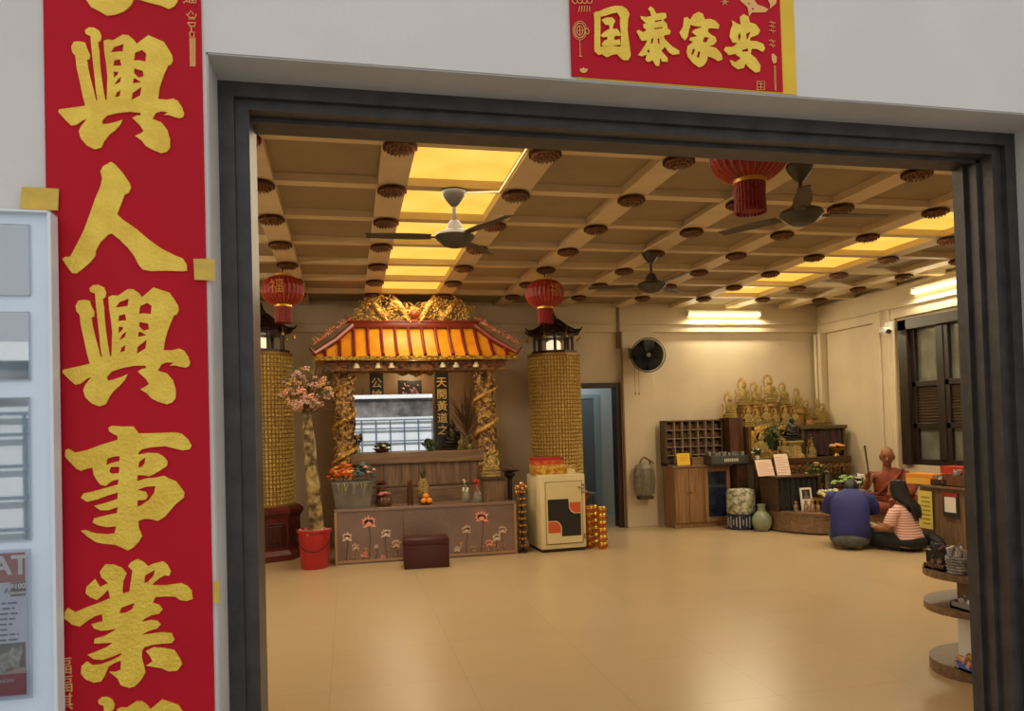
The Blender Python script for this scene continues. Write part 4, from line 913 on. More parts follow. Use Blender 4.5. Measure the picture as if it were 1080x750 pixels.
seated_statue((1.72,9.12,AZS+.281),0.40,0.0,'gold statue on the wooden pedestal at the foot of the right carved shrine pillar',m_goldfine)
def posy(name, label, loc, pot_prof, pot_mat, groups, spread, h, seed, leaf=True, n=26, sz=.02, cat='flowers'):
    t = thing(name, label, cat, loc); rg = random.Random(seed)
    if pot_prof: obj('vase', B().lathe(pot_prof,18), pot_mat, t, True)
    z0 = pot_prof[-1][1] if pot_prof else 0
    if leaf:
        b = B()
        for k in range(n):
            a = rg.uniform(0,6.28); sp = spread*rg.random(); p = Vector((sp*math.cos(a),sp*.7*math.sin(a),z0+h*rg.uniform(.4,.9))); b.tube([(0.3*p.x,.3*p.y,z0-.01),(p.x*.7,p.y*.7,(z0+p.z)/2),p],[.003,.003,.002],4)
            b.ball(p,(sz*.7,sz*.45,sz*1.3),6,4,rot=(rg.uniform(-.8,.8),rg.uniform(-.8,.8),a))
        obj('leaves', b, M('leaf_green',(70,88,46),.6,vary=.3,scale=20), t)
    for gi, (mt, cnt, xs) in enumerate(groups):
        b = B()
        for k in range(cnt):
            a = rg.uniform(0,6.28); sp = spread*math.sqrt(rg.random()); c = Vector((sp*math.cos(a)+xs,sp*.7*math.sin(a),z0+h*(1-.5*(sp/spread)**2)*rg.uniform(.75,1.05)))
            s_ = sz*rg.uniform(.8,1.25); b.ball(c,(s_*.6,s_*.6,s_*.5),6,4)
            for q in range(6): aa = q*1.047; b.ball(c+Vector((s_*.7*math.cos(aa),s_*.7*math.sin(aa),-.1*s_)),(s_*.5,s_*.5,s_*.35),5,4)
        obj('blossoms', b, mt, t)
    return t
m_pinkf = M('pink_petal',(226,150,150),.7,vary=.15,scale=30); m_redf = M('red_petal',(196,52,44),.6); m_whitef = M('white_petal',(226,222,206),.7,vary=.1,scale=30); m_orf = M('orange_petal',(240,116,36),.6,vary=.2,scale=20); m_yelf = M('yellow_petal',(226,186,60),.6); m_blf = M('blue_grey_petal',(110,118,124),.7,vary=.3,scale=20)
m_clay = M('brown_glaze',(104,66,44),.3,vary=.2,scale=10)
posy('flower_vase','small vase of pink flowers at the left end of the shrine counter',(0.12,9.5,1.237),[(0,0),(.03,0),(.04,.04),(.02,.09),(.025,.1)],M('celadon_glaze',(150,168,140),.25),[(m_pinkf,10,0)],.06,.14,3,cat='flower vase')
posy('flower_vase','small vase with one red flower at the right end of the shrine counter',(1.53,9.5,1.237),[(0,0),(.03,0),(.04,.04),(.02,.07),(.025,.08)],M('olive_glaze',(112,104,52),.4),[(m_redf,5,0)],.05,.10,4,cat='flower vase')
posy('offering_bowl','bowl of green leaves in front of the glass on the shrine counter',(0.42,9.49,1.237),[(0,0),(.06,0),(.10,.04),(.12,.05)],m_clay,[(m_whitef,5,0)],.11,.07,5,cat='offering')
posy('offering_bowl','dark green bunch of leaves at the right edge of the shrine glass',(1.02,9.47,1.237),None,None,[],.09,.16,6,cat='offering')
# ------------------------------------------------------------------ low altar table in front of the shrine, with lotus panels
AX0, AX1, AY0, AY1, AZ = -0.165, 1.945, 8.78, 9.30, 0.625
t = thing('altar_table', 'low brown altar table with pink lotus flowers on its front', 'table', ((AX0+AX1)/2, (AY0+AY1)/2, 0))
m_slab = M('mauve_brown_panel', (132,108,98), 0.22, vary=0.1, scale=3); m_edge = M('brass_trim', (176,140,104), 0.35, metal=0.4)
put('table_body', B().b2(AX0+.01,AX1-.01,AY0+.012,AY1,0,AZ-.03), m_slab, t)
put('table_top', B().b2(AX0,AX1,AY0,AY1,AZ-.032,AZ,0.004), M('mauve_top',(132,108,94),.25), t)
b = B(); b.b2(AX0,AX0+.03,AY0,AY0+.03,0,AZ-.03,.003); b.b2(AX1-.03,AX1,AY0,AY0+.03,0,AZ-.03,.003); b.b2(AX0,AX1,AY0+.004,AY0+.03,.02,.045,.002); put('front_trim', b, m_edge, t)
put('panel_joint', B().b2(0.605,0.61,AY0+.009,AY0+.013,.045,AZ-.035), M('joint_dark',(70,54,46),.5), t)
put('plinth', B().b2(AX0+.02,AX1-.02,AY0+.02,AY1-.02,0,.02), m_darkwood, t)
LX, LY = (AX1-AX0), AY0+.0115
def lotus(cx, cz, s, stem, seed, kind):
    b = B(); rg = random.Random(seed); f = lambda u,v,w: Vector((u,LY-w*.004,v))
    def petal(a, L_, w): 
        ca, sa = math.cos(a), math.sin(a); P = [(0,0),(w,.45*L_),(.5*w,.8*L_),(0,L_),(-.5*w,.8*L_),(-w,.45*L_)]
        b.prism([(cx+x*sa+y*ca, cz-x*ca+y*sa) for x,y in P],[],f,1.0)
    s *= 1.25
    for a in (90,62,118,38,142,14,166,205,335): petal(R(a+rg.uniform(-5,5)), s*rg.uniform(.85,1.05)*(1 if 30<a<150 else .8), s*.2)
    b.ball((cx,LY-.004,cz+.01*s),(s*.30,.003,s*.26),8,5); o = put('lotus_flower', b, M('lotus_pink_'+str(kind), ((240,160,140),(232,204,186),(220,186,160))[kind], .45), t)
    b = B(); pts = [(cx+.012*math.sin(k*.8+seed), LY-.002, cz-.01-(cz-stem)*k/5) for k in range(6)]; b.tube(pts, .004, 5)
    put('lotus_stem', b, M('stem_bronze',(84,66,46),.5), o)
for i, (px_, py_, s_, kind) in enumerate(((389,553,.085,0),(366,568,.06,1),(375,578,.045,2),(384,586,.04,0),(407,564,.06,1),(418,575,.055,2),(404,588,.03,0),(508,547,.085,0),(492,560,.06,2),(524,568,.055,1),(530,560,.055,2),(516,574,.05,0),(482,580,.04,1),(397,577,.03,2))):
    p = pY(px_, py_, LY); lotus(p.x, p.z, s_, .05, i, kind)
b = B(); rg = random.Random(6)
for cx_ in (0.12,0.2,1.62,1.7,0.5,1.35):
    for k in range(8): 
        x = cx_+rg.uniform(-.09,.09); z = .06+rg.random()*.12; b.ball((x,LY-.001,z),(.022*rg.uniform(.5,1.2),.003,.012),6,4); b.tube([(x,LY-.001,z),(x+rg.uniform(-.02,.02),LY-.001,.045)],.002,4)
put('lotus_leaves', b, M('leaf_bronze',(186,140,104),.5,vary=.3,scale=20), t)
b = B(); rg = random.Random(9)
for k in range(70): 
    x = rg.uniform(.55,1.28); z = rg.uniform(.3,.57); b.ball((x,LY-.0005,z),(rg.uniform(.004,.011),.0015,.004),5,4)
put('faint_speckles', b, M('speckle',(136,112,104),.4), t)

t = thing('footstool', 'dark red upholstered box stool on the floor before the altar table', 'stool', (0.82, 8.38, 0), R(-2))
obj('box_body', B().b2(-.245,.245,-.15,.15,0.0,.255,.012), M('maroon_leatherette',(70,20,22),.4,vary=.1,scale=8), t, True); obj('cushion', B().b2(-.25,.25,-.155,.155,.25,.325,.022), M('maroon_leatherette',(70,20,22),.4), t, True)

t = thing('planter', 'grey rectangular trough of orange and grey-blue flowers on the altar table', 'planter', (0.045, 8.98, AZ))
b = B(); b.poly([(-.19,-.12,0),(.19,-.12,0),(.19,.12,0),(-.19,.12,0),(-.235,-.15,.30),(.235,-.15,.30),(.235,.15,.30),(-.235,.15,.30)],[(3,2,1,0),(0,1,5,4),(1,2,6,5),(2,3,7,6),(3,0,4,7),(4,5,6,7)])
b.b2(-.245,.245,-.16,-.145,.285,.31,.003); b.b2(-.245,.245,.145,.16,.285,.31,.003); b.b2(-.245,-.23,-.16,.16,.285,.31,.003); b.b2(.23,.245,-.16,.16,.285,.31,.003)
obj('trough', b, M('brushed_grey',(124,120,112),.38,metal=.3,vary=.15,scale=6), t)
def heads(cx, n, sp, mt, seed, name, z=.36):
    b = B(); rg = random.Random(seed)
    for k in range(n):
        a = rg.uniform(0,6.28); r = math.sqrt(rg.random()); c = Vector((cx+sp*r*math.cos(a), -.03+.11*r*math.sin(a), z+.13*(1-r*r)+rg.uniform(-.04,.04)))
        s_ = rg.uniform(.018,.03); b.ball(c,(s_,s_,s_*.8),7,5)
        for q in range(7): aa = q*.9; b.ball(c+Vector((s_*.9*math.cos(aa),s_*.9*math.sin(aa),0)),(s_*.45,s_*.45,s_*.3),5,3)
    return obj(name, b, mt, t)
heads(-.12,46,.15,m_orf,1,'orange_blossoms'); heads(-.10,8,.14,m_yelf,2,'yellow_blossoms',.37); heads(.13,40,.13,m_blf,3,'grey_blue_blossoms'); heads(.12,12,.12,M('leaf_green',(70,88,46),.6),4,'leaves'); heads(.16,5,.10,m_pinkf,6,'pink_blossoms',.39)
b = B(); rg = random.Random(3)
for k in range(14):
    x = rg.uniform(-.18,.2); b.tube([(x,-.152,.31),(x+.01,-.168,.27),(x+rg.uniform(-.02,.02),-.165,.31-rg.uniform(.06,.16))],[.004,.004,.002],4)
obj('trailing_leaves', b, M('trailing_pale',(170,160,120),.6), t)

def pxz(px_, Y, z): p = pY(px_, 500, Y); return (p.x, Y, z)
t = posy('incense_pot','squat brown pot filled with pink flowers on the altar table',pxz(405,8.97,AZ),[(0,0),(.06,0),(.085,.03),(.09,.07),(.07,.105),(.075,.115)],m_clay,[(m_pinkf,20,0)],.07,.05,7,leaf=False,cat='pot')
posy('dark_flower_pot','pot of dark red leaves behind the squat pink-flowered pot',pxz(402,9.2,AZ),[(0,0),(.04,0),(.06,.1),(.05,.2)],m_clay,[(M('dark_leaf',(80,40,34),.6),14,0)],.06,.09,8,leaf=False,cat='pot')
t = thing('joss_stick_holder','tall dark holder packed with joss sticks on the altar table','joss stick holder',pxz(432,9.02,AZ))
obj('tube', B().lathe([(0,0),(.035,0),(.036,.2),(.03,.2),(.03,.19),(0,.19)],14), M('dark_brown_tube',(72,44,30),.4), t, True)
b = B(); rg = random.Random(1)
for k in range(22): a = rg.random()*6.28; r = .024*math.sqrt(rg.random()); b.cyl((r*math.cos(a),r*math.sin(a),.15),(r*1.4*math.cos(a),r*1.4*math.sin(a),.27+rg.random()*.03),.0032,n=5)
obj('joss_sticks', b, M('joss_brown',(96,52,34),.7), t)
t = thing('pineapple_ornament','golden pineapple shaped ornament behind the oranges on the altar table','ornament',pxz(446,9.12,AZ))
b = B(); b.ball((0,0,.17),(.06,.06,.13),14,10)
for j in range(7):
    for k in range(9):
        a = 6.283*(k+.5*(j%2))/9; ph = R(30+j*20); b.ball((.06*math.sin(ph)*math.cos(a),.06*math.sin(ph)*math.sin(a),.17-.13*math.cos(ph)),.014,5,4)
obj('body', b, m_goldfine, t); b = B()
for k in range(14): a = k*2.4; b.tube([(0,0,.28),(.02*math.cos(a),.02*math.sin(a),.34),(.05*math.cos(a),.05*math.sin(a),.37+.03*(k%3))],[.008,.007,.001],5)
b.lathe([(0,0),(.05,0),(.05,.03),(.03,.05),(0,.05)],14); obj('leaf_crown', b, M('dark_green_gold',(74,74,30),.45), t)
obj('fruit_plate', B().lathe([(0,0),(.04,0),(.085,.02),(.09,.026),(.08,.022),(0,.012)],18), m_goldsm, None, True, loc=pxz(449,8.95,AZ), label='small gilt plate under the oranges on the altar table', cat='plate')
pz_ = pxz(449,8.95,AZ+.013)
for i, (dx, dy, dz, lb) in enumerate(((-.034,-.02,.033,'orange at the left front of the small pile on the altar table'),(.034,-.02,.033,'orange at the right front of the small pile on the altar table'),(0,.036,.033,'orange at the back of the small pile on the altar table'),(0,0,.086,'orange on top of the small pile on the altar table'))):
    o = thing('orange', lb, 'orange', (pz_[0]+dx,pz_[1]+dy,pz_[2]+dz), i, 'oranges on the altar table'); obj('fruit', B().ball((0,0,0),(.034,.034,.032),14,9), M('orange_peel',(240,150,44),.45,bump=.1,bscale=120), o, True); obj('stalk', B().cyl((0,0,.029),(0,0,.036),.004,n=6), M('stalk_green',(80,90,44),.6), o)
def bottle(loc, label, flower):
    t = thing('glass_vase', label, 'vase', loc); obj('glass', B().lathe([(0,0),(.035,0),(.05,.02),(.055,.07),(.04,.12),(.02,.15),(.022,.19),(.028,.2)],18), M('smoky_glass',(150,150,130),.08,spec=.8,alpha=.55), t, True)
    b = B(); rg = random.Random(len(label))
    for k in range(7): a = rg.random()*6.28; p = Vector((.03*math.cos(a),.03*math.sin(a),.13+rg.random()*.14)); b.tube([(0,0,.03),p],.002,4); b.ball(p,.016,6,4)
    obj('flower', b, flower, t)
bottle(pxz(491,8.95,AZ),'clear glass vase with pale flower stems, left of the pair on the altar table',m_whitef)
bottle(pxz(503,8.92,AZ),'clear glass vase with red flowers at the right end of the altar table',m_redf)
t = thing('pedestal','small wooden pedestal block at the right end of the altar table','pedestal',(1.72,9.12,AZ)); obj('block', B().b2(-.13,.13,-.16,.16,0,.25,.004), m_wood, t); obj('top_board', B().b2(-.15,.15,-.18,.18,.25,.28,.004), M('dark_top',(62,46,38),.4), t)
t = posy('feather_tray','dark tray of twigs at the right end of the altar, beside the shrine pillar',(2.0,9.36,0.93),[(0,0),(.03,0),(.12,.03),(.13,.035)],m_bronze,[(m_clay,6,0)],.1,.06,10,leaf=False,cat='tray')
obj('tray_stand', B().lathe([(0,0),(.13,0),(.11,.03),(.03,.06),(.025,.5),(.03,.86),(.07,.9),(.07,.928),(0,.928)],16), M('dark_stand',(50,36,32),.35), None, True, loc=(2.0,9.36,0), label='dark turned stand holding the tray of twigs between altar and tower', cat='stand')
# tiered oil lamp stand with bright cups
lx = pxz(541,8.92,0)
t = thing('lamp_stand','narrow dark tiered stand of shiny lamp cups at the altar table right end','lamp stand',(2.03,8.86,0))
obj('post', B().lathe([(0,0),(.06,0),(.06,.02),(.02,.04),(.018,.74),(0,.76)],12), M('dark_stand',(50,36,32),.35), t, True)
m_cup = M('shiny_cup',(214,170,110),.18,metal=.9)
for j in range(9):
    z = .06+j*.08
    b = B(); b.lathe([(0,z),(.052,z+.004),(.055,z+.012),(0,z+.012)],14); tr_ = obj('tier', b, M('dark_red_metal',(84,34,30),.3,metal=.4), t, True)
    b = B()
    for k in range(6): a = 1.047*k+j*.3; b.lathe([(0,z+.012),(.012,z+.012),(.017,z+.03),(.017,z+.042),(0,z+.036)],8,(.037*math.cos(a),.037*math.sin(a),0))
    obj('lamp_cups', b, m_cup, tr_, True)
b = B()
for k in range(8): a = .785*k; b.ball((.07*math.cos(a),.07*math.sin(a),.77+.02*(k%2)),.022,8,6)
b.ball((0,0,.82),.035,10,7); b.ball((-.06,0,.72),.03,8,6); obj('crown_cups', b, m_cup, t, True)

# ------------------------------------------------------------------ cream safe with gift boxes on it
t = thing('safe','cream steel safe with dark and orange logo plate on its door','safe',(2.50,9.02,0), R(3))
m_safe = M('cream_enamel',(226,212,164),.38,vary=.04,scale=3)
b = B(); b.b2(-.285,.285,-.28,.28,.035,.92,.012); obj('body', b, m_safe, t, True)
obj('plinth', B().b2(-.275,.275,-.27,.27,0,.035), m_black, t)
dr = obj('door', B().b2(-.215,.235,-.295,-.278,.10,.83,.006), m_safe, t)
b = B()
for (x0,x1,z0,z1) in ((-.225,.245,.835,.841),(-.225,.245,.089,.095),(-.225,-.219,.09,.84),(.239,.245,.09,.84)): b.b2(x0,x1,-.2835,-.279,z0,z1)
obj('door_gap', b, M('safe_gap',(120,104,70),.5), t)
b = B(); b.prism([(-.20,.63),(.06,.63),(.065,.52),(.09,.475),(.13,.45),(.215,.45),(.215,.185),(-.03,.185),(-.03,.30),(-.06,.355),(-.10,.375),(-.20,.375)],[],lambda u,v,w: Vector((u,-.295-.003*w,v)),1.0); obj('dark_plate', b, M('plate_black',(34,34,36),.3), dr)
b = B(); b.prism([(.075,.585),(.075,.53),(.10,.49),(.135,.462),(.215,.462),(.215,.585)],[],lambda u,v,w: Vector((u,-.295-.003*w,v)),1.0); b.prism([(-.20,.363),(-.105,.363),(-.07,.345),(-.045,.30),(-.045,.23),(-.20,.23)],[],lambda u,v,w: Vector((u,-.295-.003*w,v)),1.0); obj('orange_plates', b, M('plate_orange',(208,88,54),.4), dr)
b = B(); b.cyl((.255,-.28,.76),(.255,-.32,.76),.02,n=12); b.box((.22,-.32,.76),(.09,.012,.022),.004); b.cyl((.255,-.28,.70),(.255,-.31,.70),.014,n=10); obj('handle', b, m_chrome, dr, True)
b = B(); b.cyl((.262,-.29,.14),(.262,-.29,.2),.01,n=8); b.cyl((.262,-.29,.74),(.262,-.29,.80),.01,n=8); obj('hinges', b, m_grey, t)
def carton(loc, rz, d, label, mat, band, cat='box'):
    t = thing('gift_box', label, cat, loc, rz, None); obj('carton', B().b2(-d[0]/2,d[0]/2,-d[1]/2,d[1]/2,0,d[2],.004), mat, t)
    obj('lid_band', B().b2(-d[0]/2-.002,d[0]/2+.002,-d[1]/2-.002,d[1]/2+.002,d[2]*.62,d[2]+.002,.003), band, t); return t
carton((2.40,8.98,.92), R(4), (.40,.24,.115), 'yellow and gold printed gift box lying on the safe', relief('gilt_print',(222,186,70),(180,110,40),40,.4,.2,.2), relief('gilt_print_b',(206,140,60),(230,196,110),50,.4,.2,.2))
carton((2.385,9.0,1.039), R(2), (.36,.22,.085), 'red gift box on top of the yellow one on the safe', M('red_print',(190,54,40),.45,col2=(210,120,60),scale=30), M('red_print_b',(176,40,36),.45))
carton((2.655,8.86,.92), R(-6), (.09,.08,.10), 'small white and gold box at the right of the safe top', M('ivory_card',(228,206,150),.5), m_goldfine)

# ------------------------------------------------------------------ two stacks of gilt offering jars beside the safe
jar = None
for si, (x, y, name) in enumerate(((2.885,8.88,'left stack'),(3.005,8.76,'right stack'),(2.965,8.97,'rear stack'))):
    for k in range(6):
        lb = 'gilt jar, %s in the %s beside the safe' % (('at the floor','second from the floor','third from the floor','fourth from the floor','fifth from the floor','on top')[k], name)
        if si == 1 and k == 5: pass
        if jar is None:
            jar = thing('offering_jar', lb, 'jar', (x,y,0), 0, 'gilt jars stacked beside the safe')
            b = B(); b.lathe([(0,0),(.045,0),(.05,.008),(.056,.03),(.056,.045),(.046,.062),(0,.062)],18); obj('jar_body', b, M('amber_gold',(214,148,38),.22,metal=.6,vary=.2,scale=30), jar, True)
            b = B(); b.lathe([(0,.062),(.05,.062),(.053,.07),(.046,.082),(.0,.086)],18); obj('jar_lid', b, m_goldsm, jar, True)
            b = B()
            for q in range(12): a = q*.5236; b.ball((.056*math.cos(a),.056*math.sin(a),.036),(.012,.012,.014),6,4)
            obj('red_beading', b, M('red_bead',(150,46,30),.3), jar)
        else: dup(jar, (x,y,k*.0865), k*.3, lb)
# ------------------------------------------------------------------ cabinet with pigeonholes on the back wall
t = thing('cabinet','oak cabinet with one blue glazed door against the back wall','cabinet',(4.97,10.2,0))
obj('carcass', B().b2(-.44,.44,-.17,.2,0,.86,.004), m_oak, t); obj('top_board', B().b2(-.46,.46,-.20,.2,.86,.89,.004), m_woodh, t)
for x0, x1 in ((-.43,-.215),(-.21,.02)):
    d_ = obj('door', B().b2(x0,x1,-.19,-.168,.07,.85,.003), m_oak, t); obj('knob', B().cyl((x1-.02 if x0<-.3 else x0+.02,-.19,.5),(x1-.02 if x0<-.3 else x0+.02,-.21,.5),.009,n=8), m_chrome, d_)
d_ = obj('glazed_door', None or B().b2(.03,.085,-.19,-.168,.07,.85,.003).b2(.375,.43,-.19,-.168,.07,.85,.003).b2(.085,.375,-.19,-.168,.79,.85,.003).b2(.085,.375,-.19,-.168,.07,.14,.003), m_oak, t)
obj('glass_panel', B().b2(.085,.375,-.18,-.174,.14,.79), M('blue_dark_glass',(38,52,74),.12,spec=.8,vary=.4,scale=6), d_)
t = thing('pigeonhole_shelf','shelf of five rows of small pigeonholes standing on the oak cabinet','shelf',(4.955,10.3,.89))
b = B(); b.b2(-.45,-.43,-.1,.1,0,.65); b.b2(.43,.45,-.1,.1,0,.65); b.b2(-.45,.45,-.1,.1,.63,.65); b.b2(-.45,.45,-.1,.1,0,.02); b.b2(-.45,.45,.085,.1,0,.65); obj('case', b, wood('dark_case',(96,70,50),(70,50,36),.45), t)
b = B(); n7 = 7
for k in range(1,n7): x = -.43+.86*k/n7; b.b2(x-.004,x+.004,-.104,.085,.02,.63)
for j in range(1,5): z = .02+.61*j/5; b.b2(-.43,.43,-.104,.085,z-.004,z+.004)
obj('dividers', b, M('pale_divider',(160,140,112),.5), t)
b = B(); rg = random.Random(4)
for k in range(7):
    for j in range(5):
        x = -.43+.86*(k+.5)/7; z = .03+.61*j/5
        for q in range(3): b.box((x+rg.uniform(-.01,.01),-.02+.03*q,z+.02+.018*q*rg.random()+.012),(.09,.012,.05+.03*rg.random()))
obj('stacked_slips', b, M('brown_slips',(122,88,78),.7,vary=.35,scale=18), t)
t = thing('sign_card','small yellow card standing in front of the pigeonholes','sign',(4.71,10.07,.89)); obj('card', B().box((0,0,.09),(.2,.006,.17),0,rot=(R(-8),0,0)), M('yellow_card',(244,196,48),.5), t); obj('foot', B().b2(-.06,.06,.0,.06,0,.006), m_white, t)
b = B()
for k in range(4): b.box((rg.uniform(-.01,.01),-.0075-.004*(k-1.5)*0-.0,.05+.03*k),(.13-.02*(k%2),.003,.008),0,rot=(R(-8),0,0)); 
b.xf(Matrix.Translation((0,.004,0)))
obj('printed_lines', b, M('amber_ink',(206,140,40),.6), bpy.data.objects[t.name].children[0] if False else t)
carton((4.93,10.1,.89), 0, (.19,.1,.11), 'small brown box beside the yellow card on the oak cabinet', M('brown_card',(128,96,68),.6), M('brown_card_b',(112,82,58),.6))

# ------------------------------------------------------------------ dark long table of the golden altar, tiers and statues
t = thing('altar_stand','dark long altar table with raised tiers carrying the gold statues','altar',(6.25,10.0,0))
def tp(name, b, mat, parent=None, smooth=False): b.xf(Matrix.Translation((-6.25,-10.0,0))); return obj(name, b, mat, parent or t, smooth)
m_altw = wood('dark_altar_wood',(84,56,36),(52,34,22),.4,axis=0)
b = B(); b.b2(5.60,7.12,9.62,10.38,.88,.96,.006); tb = tp('table_top', b, m_altw)
b = B(); b.b2(5.60,7.12,9.64,9.68,.80,.88,.004)
for k in range(22): b.lathe([(0,.70),(.012,.71),(.02,.76),(.02,.80),(0,.80)],8,(5.63+k*.069,9.66,0))
tp('carved_apron', b, relief('apron_gold',(150,104,48),(74,48,26),40,.45,.3,.8), tb)
for x in (5.65,7.06):
    for y in (9.68,10.32): tp('leg', B().b2(x-.04,x+.04,y-.04,y+.04,0,.88,.006), m_altw)
ST = [(812,425,392),(797,430,404),(785,438,407),(827,428,403),(842,430,408),(852,442,420),(863,446,419),(869.5,450,428)]
b = B(); b.b2(5.67,6.92,9.98,10.36,.96,1.42,.006); tp('lower_tier', b, m_altw)
b = B(); b.b2(5.67,6.72,10.14,10.36,1.42,1.60,.006); b.b2(5.72,6.58,10.14,10.36,1.60,1.71,.006); tp('upper_tier', b, M('gilt_tier',(150,112,50),.4,metal=.4,vary=.2,scale=10))
b = B(); b.b2(5.70,6.40,9.90,9.98,1.36,1.42,.004); b.b2(5.70,5.75,9.90,9.98,.96,1.42,.004); b.b2(6.35,6.40,9.90,9.98,.96,1.42,.004)
for k in range(7): x = 5.75+k*.086; b.tube([(x,9.92,1.37),(x+.03,9.90,1.30),(x+.075,9.92,1.37)],.012,6)
tp('gold_canopy_frame', b, m_gold)
b = B(); b.b2(6.40,7.16,9.74,10.05,1.36,1.41,.005); b.b2(6.42,6.46,9.76,10.03,.96,1.36); b.b2(7.10,7.14,9.76,10.03,.96,1.36); tp('side_shelf', b, M('green_brown_wood',(86,74,42),.45,vary=.2,scale=8))
b = B(); n = 30
for i in range(n):
    x = 6.47+i*.021; b.tube([(x,9.80+.015*math.sin(i*1.3),1.355),(x,9.79+.018*math.sin(i*1.3+.5),1.16),(x,9.785+.02*math.sin(i*1.3+1),.985)],.014,6)
tp('pleated_drape', b, M('dark_drape',(44,40,38),.8,col2=(70,34,36),scale=9))
b = B(); b.b2(5.44,5.66,10.05,10.36,0,1.56,.005); tp('wooden_shrine_box', b, wood('box_wood',(98,62,36),(66,40,24),.45))
b = B()
for k in range(60):
    rg = random.Random(k+40); x = rg.uniform(5.75,6.6); b.ball((x,9.84+rg.uniform(-.05,.05),.98+rg.random()*.12),(.03,.03,.04),6,4)
tp('small_offerings', b, relief('gold_offer',(214,170,84),(110,84,46),30,.35,.5,.5))
# gold statues (one proto with aureole, copies at their own size)
proto = None; names = ['topmost gold statue at the peak of the golden altar','gold statue on the tier just left of the topmost statue','gold statue second left of the topmost statue','gold statue just right of the topmost statue on the altar','gold statue second to the right of the topmost statue','gold statue third to the right of the topmost statue, lower down','gold statue second from the right end of the altar tiers','gold statue at the right end of the altar tiers']
def put_gold(loc, h, rz, label):
    global proto
    if proto is None:
        proto = seated_statue(loc, 1.0, rz, label, m_goldfine, None, 'gold statues of the altar'); aureole(proto, 1.0, m_gold); proto.scale = (h,h,h); return proto
    return dup(proto, loc, rz, label, None, h)
for (px_, yb, yt), lb in zip(ST, names):
    Ys = 10.22; p0 = pY(px_, yb, Ys); p1 = pY(px_, yt, Ys); h = (p1.z-p0.z)/1.12
    zs = 1.71 if 5.74 < p0.x < 6.56 else (1.56 if p0.x < 5.665 else (1.60 if p0.x < 6.72 else 1.42))
    bb = B(); hh = max(.03, p0.z-zs); bb.lathe([(0,0),(.12*1,0),(.11,.01),(.095,hh-.008),(.105,hh),(0,hh)],8)
    pd = obj('statue_pedestal', bb, M('gilt_tier',(150,112,50)), None, loc=(p0.x,Ys,zs), label='gilt block under the '+lb.split(',')[0], cat='pedestal', group='gilt blocks under the altar statues')
    put_gold((p0.x,Ys,zs+hh), h, 0.05, lb)
put_gold((5.50,10.13,1.56), .36, .1, 'gold statue on top of the dark wooden box at the left of the altar')
for i, (x, y, z, h, lb) in enumerate(((5.79,9.80,.96,.40,'gold statue among green leaves at the front left of the altar'),(6.09,9.70,.96,.28,'gold statue in the front middle of the altar, behind the white pages'),(6.52,9.68,.96,.24,'small gold statue in front of the dark pleated drape'),(5.665,9.71,.96,.22,'small gold statue at the front left corner of the altar'))): put_gold((x,y,z), h, .1*i, lb)
for i, (x, h, lb) in enumerate(((5.76,.30,'gold statue at the left end of the lower altar tier'),(5.90,.26,'gold statue second from the left on the lower altar tier'),(6.05,.32,'gold statue under the topmost statue on the lower tier'),(6.20,.26,'gold statue right of the middle of the lower altar tier'),(6.36,.30,'gold statue second from the right on the lower altar tier'),(6.52,.27,'gold statue at the right end of the lower altar tier'))): put_gold((x,10.07,1.42), h, .05*i, lb)
seated_statue((6.29,9.80,1.20),.40,.1,'black seated statue in the middle of the golden altar',M('black_statue',(34,28,26),.3))
obj('statue_pedestal', B().lathe([(0,0),(.17,0),(.17,.03),(.13,.06),(.12,.18),(.16,.22),(.16,.24),(0,.24)],16), m_goldfine, None, True, loc=(6.29,9.80,.96), label='round gold base under the black seated statue', cat='pedestal')
for i, (x, y, z, sp, h, lb) in enumerate(((5.96,9.84,.96,.15,.42,'bushy green plant left of the black seated statue on the altar'),(6.54,9.86,.96,.10,.36,'golden green spray right of the black statue'),(6.12,9.92,.96,.09,.40,'green gold leaves in the middle of the altar tiers'))):
    posy('leafy_offering',lb,(x,y,z),[(0,0),(.05,0),(.06,.05),(.05,.09)],m_goldsm,[(M('olive_gold_leaf',(140,124,52),.45,vary=.4,scale=20),26,0)],sp,h,30+i,n=46,sz=.026,cat='plant')
posy('offering_bowl','gold bowl of glowing orange and white offerings at the right end of the altar table',(6.98,9.78,.96),[(0,0),(.05,0),(.04,.04),(.09,.08),(.12,.12)],m_goldsm,[(M('pale_orange_fruit',(240,170,110),.5),16,0),(m_whitef,5,0)],.10,.06,50,leaf=False,sz=.028,cat='offering')
posy('pale_flowers','white flowers at the left front corner of the altar table',(5.65,9.68,.96),[(0,0),(.03,0),(.03,.05)],m_white,[(m_whitef,12,0)],.08,.10,51,cat='flowers')

# ------------------------------------------------------------------ grey display tray, drum, jar beside the cabinet
t = thing('leaflet_tray','long dark grey tray with pale lettering on its front, left of the golden altar','tray',(5.29,9.93,.89)); m_dg = M('dark_grey_board',(72,72,66),.5)
b = B(); b.b2(-.27,.33,-.09,.09,0,.012); b.b2(-.27,.33,-.09,-.08,0,.13,.003); b.b2(-.27,.33,.08,.09,0,.15,.003); b.b2(-.27,-.26,-.09,.09,0,.13); b.b2(.32,.33,-.09,.09,0,.13); obj('tray', b, m_dg, t)
b = B()
for k in range(8): x = -.06+k*.028; b.b2(x,x+.018,-.0925,-.0895,.045,.085)
obj('pale_lettering_marks', b, M('pale_mark',(206,200,184),.5), t)
b = B(); rg = random.Random(2)
for k in range(12): b.box((-.24+k*.047,rg.uniform(-.03,.03),.10),(.035,.10,.12+.05*rg.random()),0,rot=(R(rg.uniform(-12,12)),0,0))
obj('leaflets', b, M('grey_leaflets',(150,146,132),.6,vary=.5,scale=14), t)
